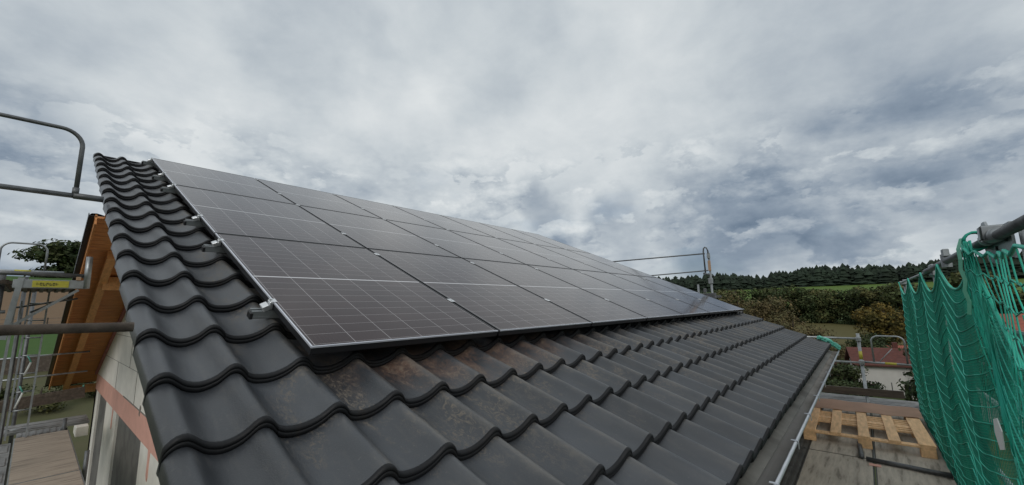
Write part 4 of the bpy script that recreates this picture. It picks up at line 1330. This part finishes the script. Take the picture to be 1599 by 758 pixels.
# big dark tree on the hill at the left
big = crown_mesh('big_tree_crown', 97, 17, 11, 16000, 0.42, 'leaf_dark', 30, -0.1)
x, y = CAM.x + 0.070 * 118, CAM.y + 118
plant('broad_tree', 'big dark round tree on the hill behind the left guard hoop', 'tree', big, x - 3, y, 0.80, 0, None, 1.25, -1.5)
x, y = CAM.x - 0.05 * 125, CAM.y + 125
plant('broad_tree', 'dark tree on the hill at the very left edge', 'tree', big, x - 12, y, 0.75, 2, None, 1.2, -1.5)
# garden bushes left, behind the toe board
for i, (px_t, yy_, sc) in enumerate([(0.02, 16, 0.9), (0.055, 18, 0.8), (0.085, 17, 0.75), (-0.02, 18, 0.85), (0.12, 19, 0.7)]):
    plant('garden_shrub', ['leafy green shrub behind the toe board, %s from the left' % ORD[j] for j in range(5)][[1, 2, 3, 0, 4][i]], 'shrub', shrub, CAM.x + px_t * (yy_ + 6.6), CAM.y + yy_ + 6.6, sc * 0.6, i, 'garden shrubs left of the house', 1.3, -0.1)
# wooden fence in the field at the left
t = thing('field_fence', 'low wire fence with thin posts in the grass left of the house', 'fence', (2, 42, ground(2, 42)))
for i in range(7):
    x = -4 + i * 2.0
    b = MB(); b.tube([(x, 42, ground(x, 42) - .2), (x, 42, ground(x, 42) + 1.0)], 0.05, 6); b.build('post', 'bark', t)
b = MB()
for z in (0.35, 0.65, 0.95):
    b.tube([(-4 + i * 2.0, 42, ground(-4 + i * 2.0, 42) + z) for i in range(7)], 0.012, 4)
b.build('wire', 'rail_dark', t)
b = MB(); b.box((-3.5, 46.5, ground(0, 47) + 0.2), (-1.7, 48, ground(0, 47) + 1.5), 0.15)
# light coloured round bale / tub near the fence
b2 = MB(); b2.tube([(2.7, 39, ground(2.7, 39)), (2.7, 39, ground(2.7, 39) + 1.3)], 0.9, 18, radii=[0.8, 0.95])
one(b2, 'water_tub', 'white', 'pale round tub standing in the field behind the ladder', 'tub', smooth=False)
# retaining wall in the garden, light stones right of it
b = MB(); b.box((-3.5, 24.0, ground(0, 24) - 0.5), (3.0, 24.3, ground(0, 24) + 0.75), 0.02)
one(b, 'garden_wall', 'toe', 'low brown timber garden wall behind the ladder', 'garden wall')

# ------------------------------------------------------------------ neighbouring houses
def neighbour(name, label, px, r_, rot, L, Wd, hw, hr, rmat, windows=(), over=0.5, z=None):
    x, y = at_dir(px, r_)
    z0 = ground(x, y) if z is None else z
    t = thing(name, label, 'house', (x, y, z0), None, (0, 0, rot))
    b = MB()
    pr = [(-Wd / 2, -2), (Wd / 2, -2), (Wd / 2, hw), (0, hw + hr), (-Wd / 2, hw)]
    vs = [(-L / 2, a, c) for a, c in pr] + [(L / 2, a, c) for a, c in pr]
    b.add(vs, [(0, 1, 2, 3, 4), (9, 8, 7, 6, 5)] + [(i, i + 5, (i + 1) % 5 + 5, (i + 1) % 5) for i in range(5)])
    b.build('wall', 'plaster', t, raw=True)
    b = MB()
    sl = hr / (Wd / 2)
    for sgn in (-1, 1):
        e = Wd / 2 + over
        p = [(-L / 2 - over, 0, hw + hr + 0.06), (L / 2 + over, 0, hw + hr + 0.06), (L / 2 + over, sgn * e, hw - sl * over + 0.06), (-L / 2 - over, sgn * e, hw - sl * over + 0.06)]
        b.add(p + [(a, c, d + 0.16) for a, c, d in p], [(0, 1, 2, 3), (4, 5, 6, 7), (0, 1, 5, 4), (1, 2, 6, 5), (2, 3, 7, 6), (3, 0, 4, 7)])
    rf = b.build('roof', rmat, t, raw=True)
    b = MB(); b.box((L * .15, 0.3, hw + hr - 0.6), (L * .15 + 0.5, 0.8, hw + hr + 0.9)); b.build('chimney', 'redroof', rf, raw=True)
    for (xw, zw, w, h) in windows:
        b = MB(); b.box((xw - w / 2 - .08, -Wd / 2 - 0.05, zw - .08), (xw + w / 2 + .08, -Wd / 2 - 0.002, zw + h + .08)); wf = b.build('window', 'wframe', t, raw=True)
        b = MB(); b.box((xw - w / 2, -Wd / 2 - 0.06, zw), (xw + w / 2, -Wd / 2 - 0.051, zw + h)); b.build('pane', 'window', wf, raw=True)
    return t
nb = neighbour('white_house', 'white house with dark red tiled roof beyond the far end of the deck', 1368, 74, R(-80), 6.8, 4.6, 4.3, 1.6, 'redroof', [(-2.2, 0.7, 0.9, 1.0), (1.6, 0.7, 1.1, 1.0)])
b = MB(); b.tube([(-0.4, -3.30, -0.5), (-0.4, -3.30, 2.2)], 0.05, 8); b.build('downpipe', 'rail_dark', nb, raw=True)
neighbour('small_house', 'small house with bright red roof above the guard hoop', 1400, 100, R(-60), 5.0, 4.5, 2.6, 1.2, 'redroof2')
neighbour('red_roofed_house', 'house with orange red roof seen through the near part of the net', 1690, 52, R(-70), 9, 9, 6.0, 2.6, 'redroof2', [(-3, 1, 1, 1.2), (2, 1, 1, 1.2)])
neighbour('barn', 'low barn with brown ridge among the brown scrub', 1325, 84, R(20), 6, 5, 1.6, 1.3, 'redroof')
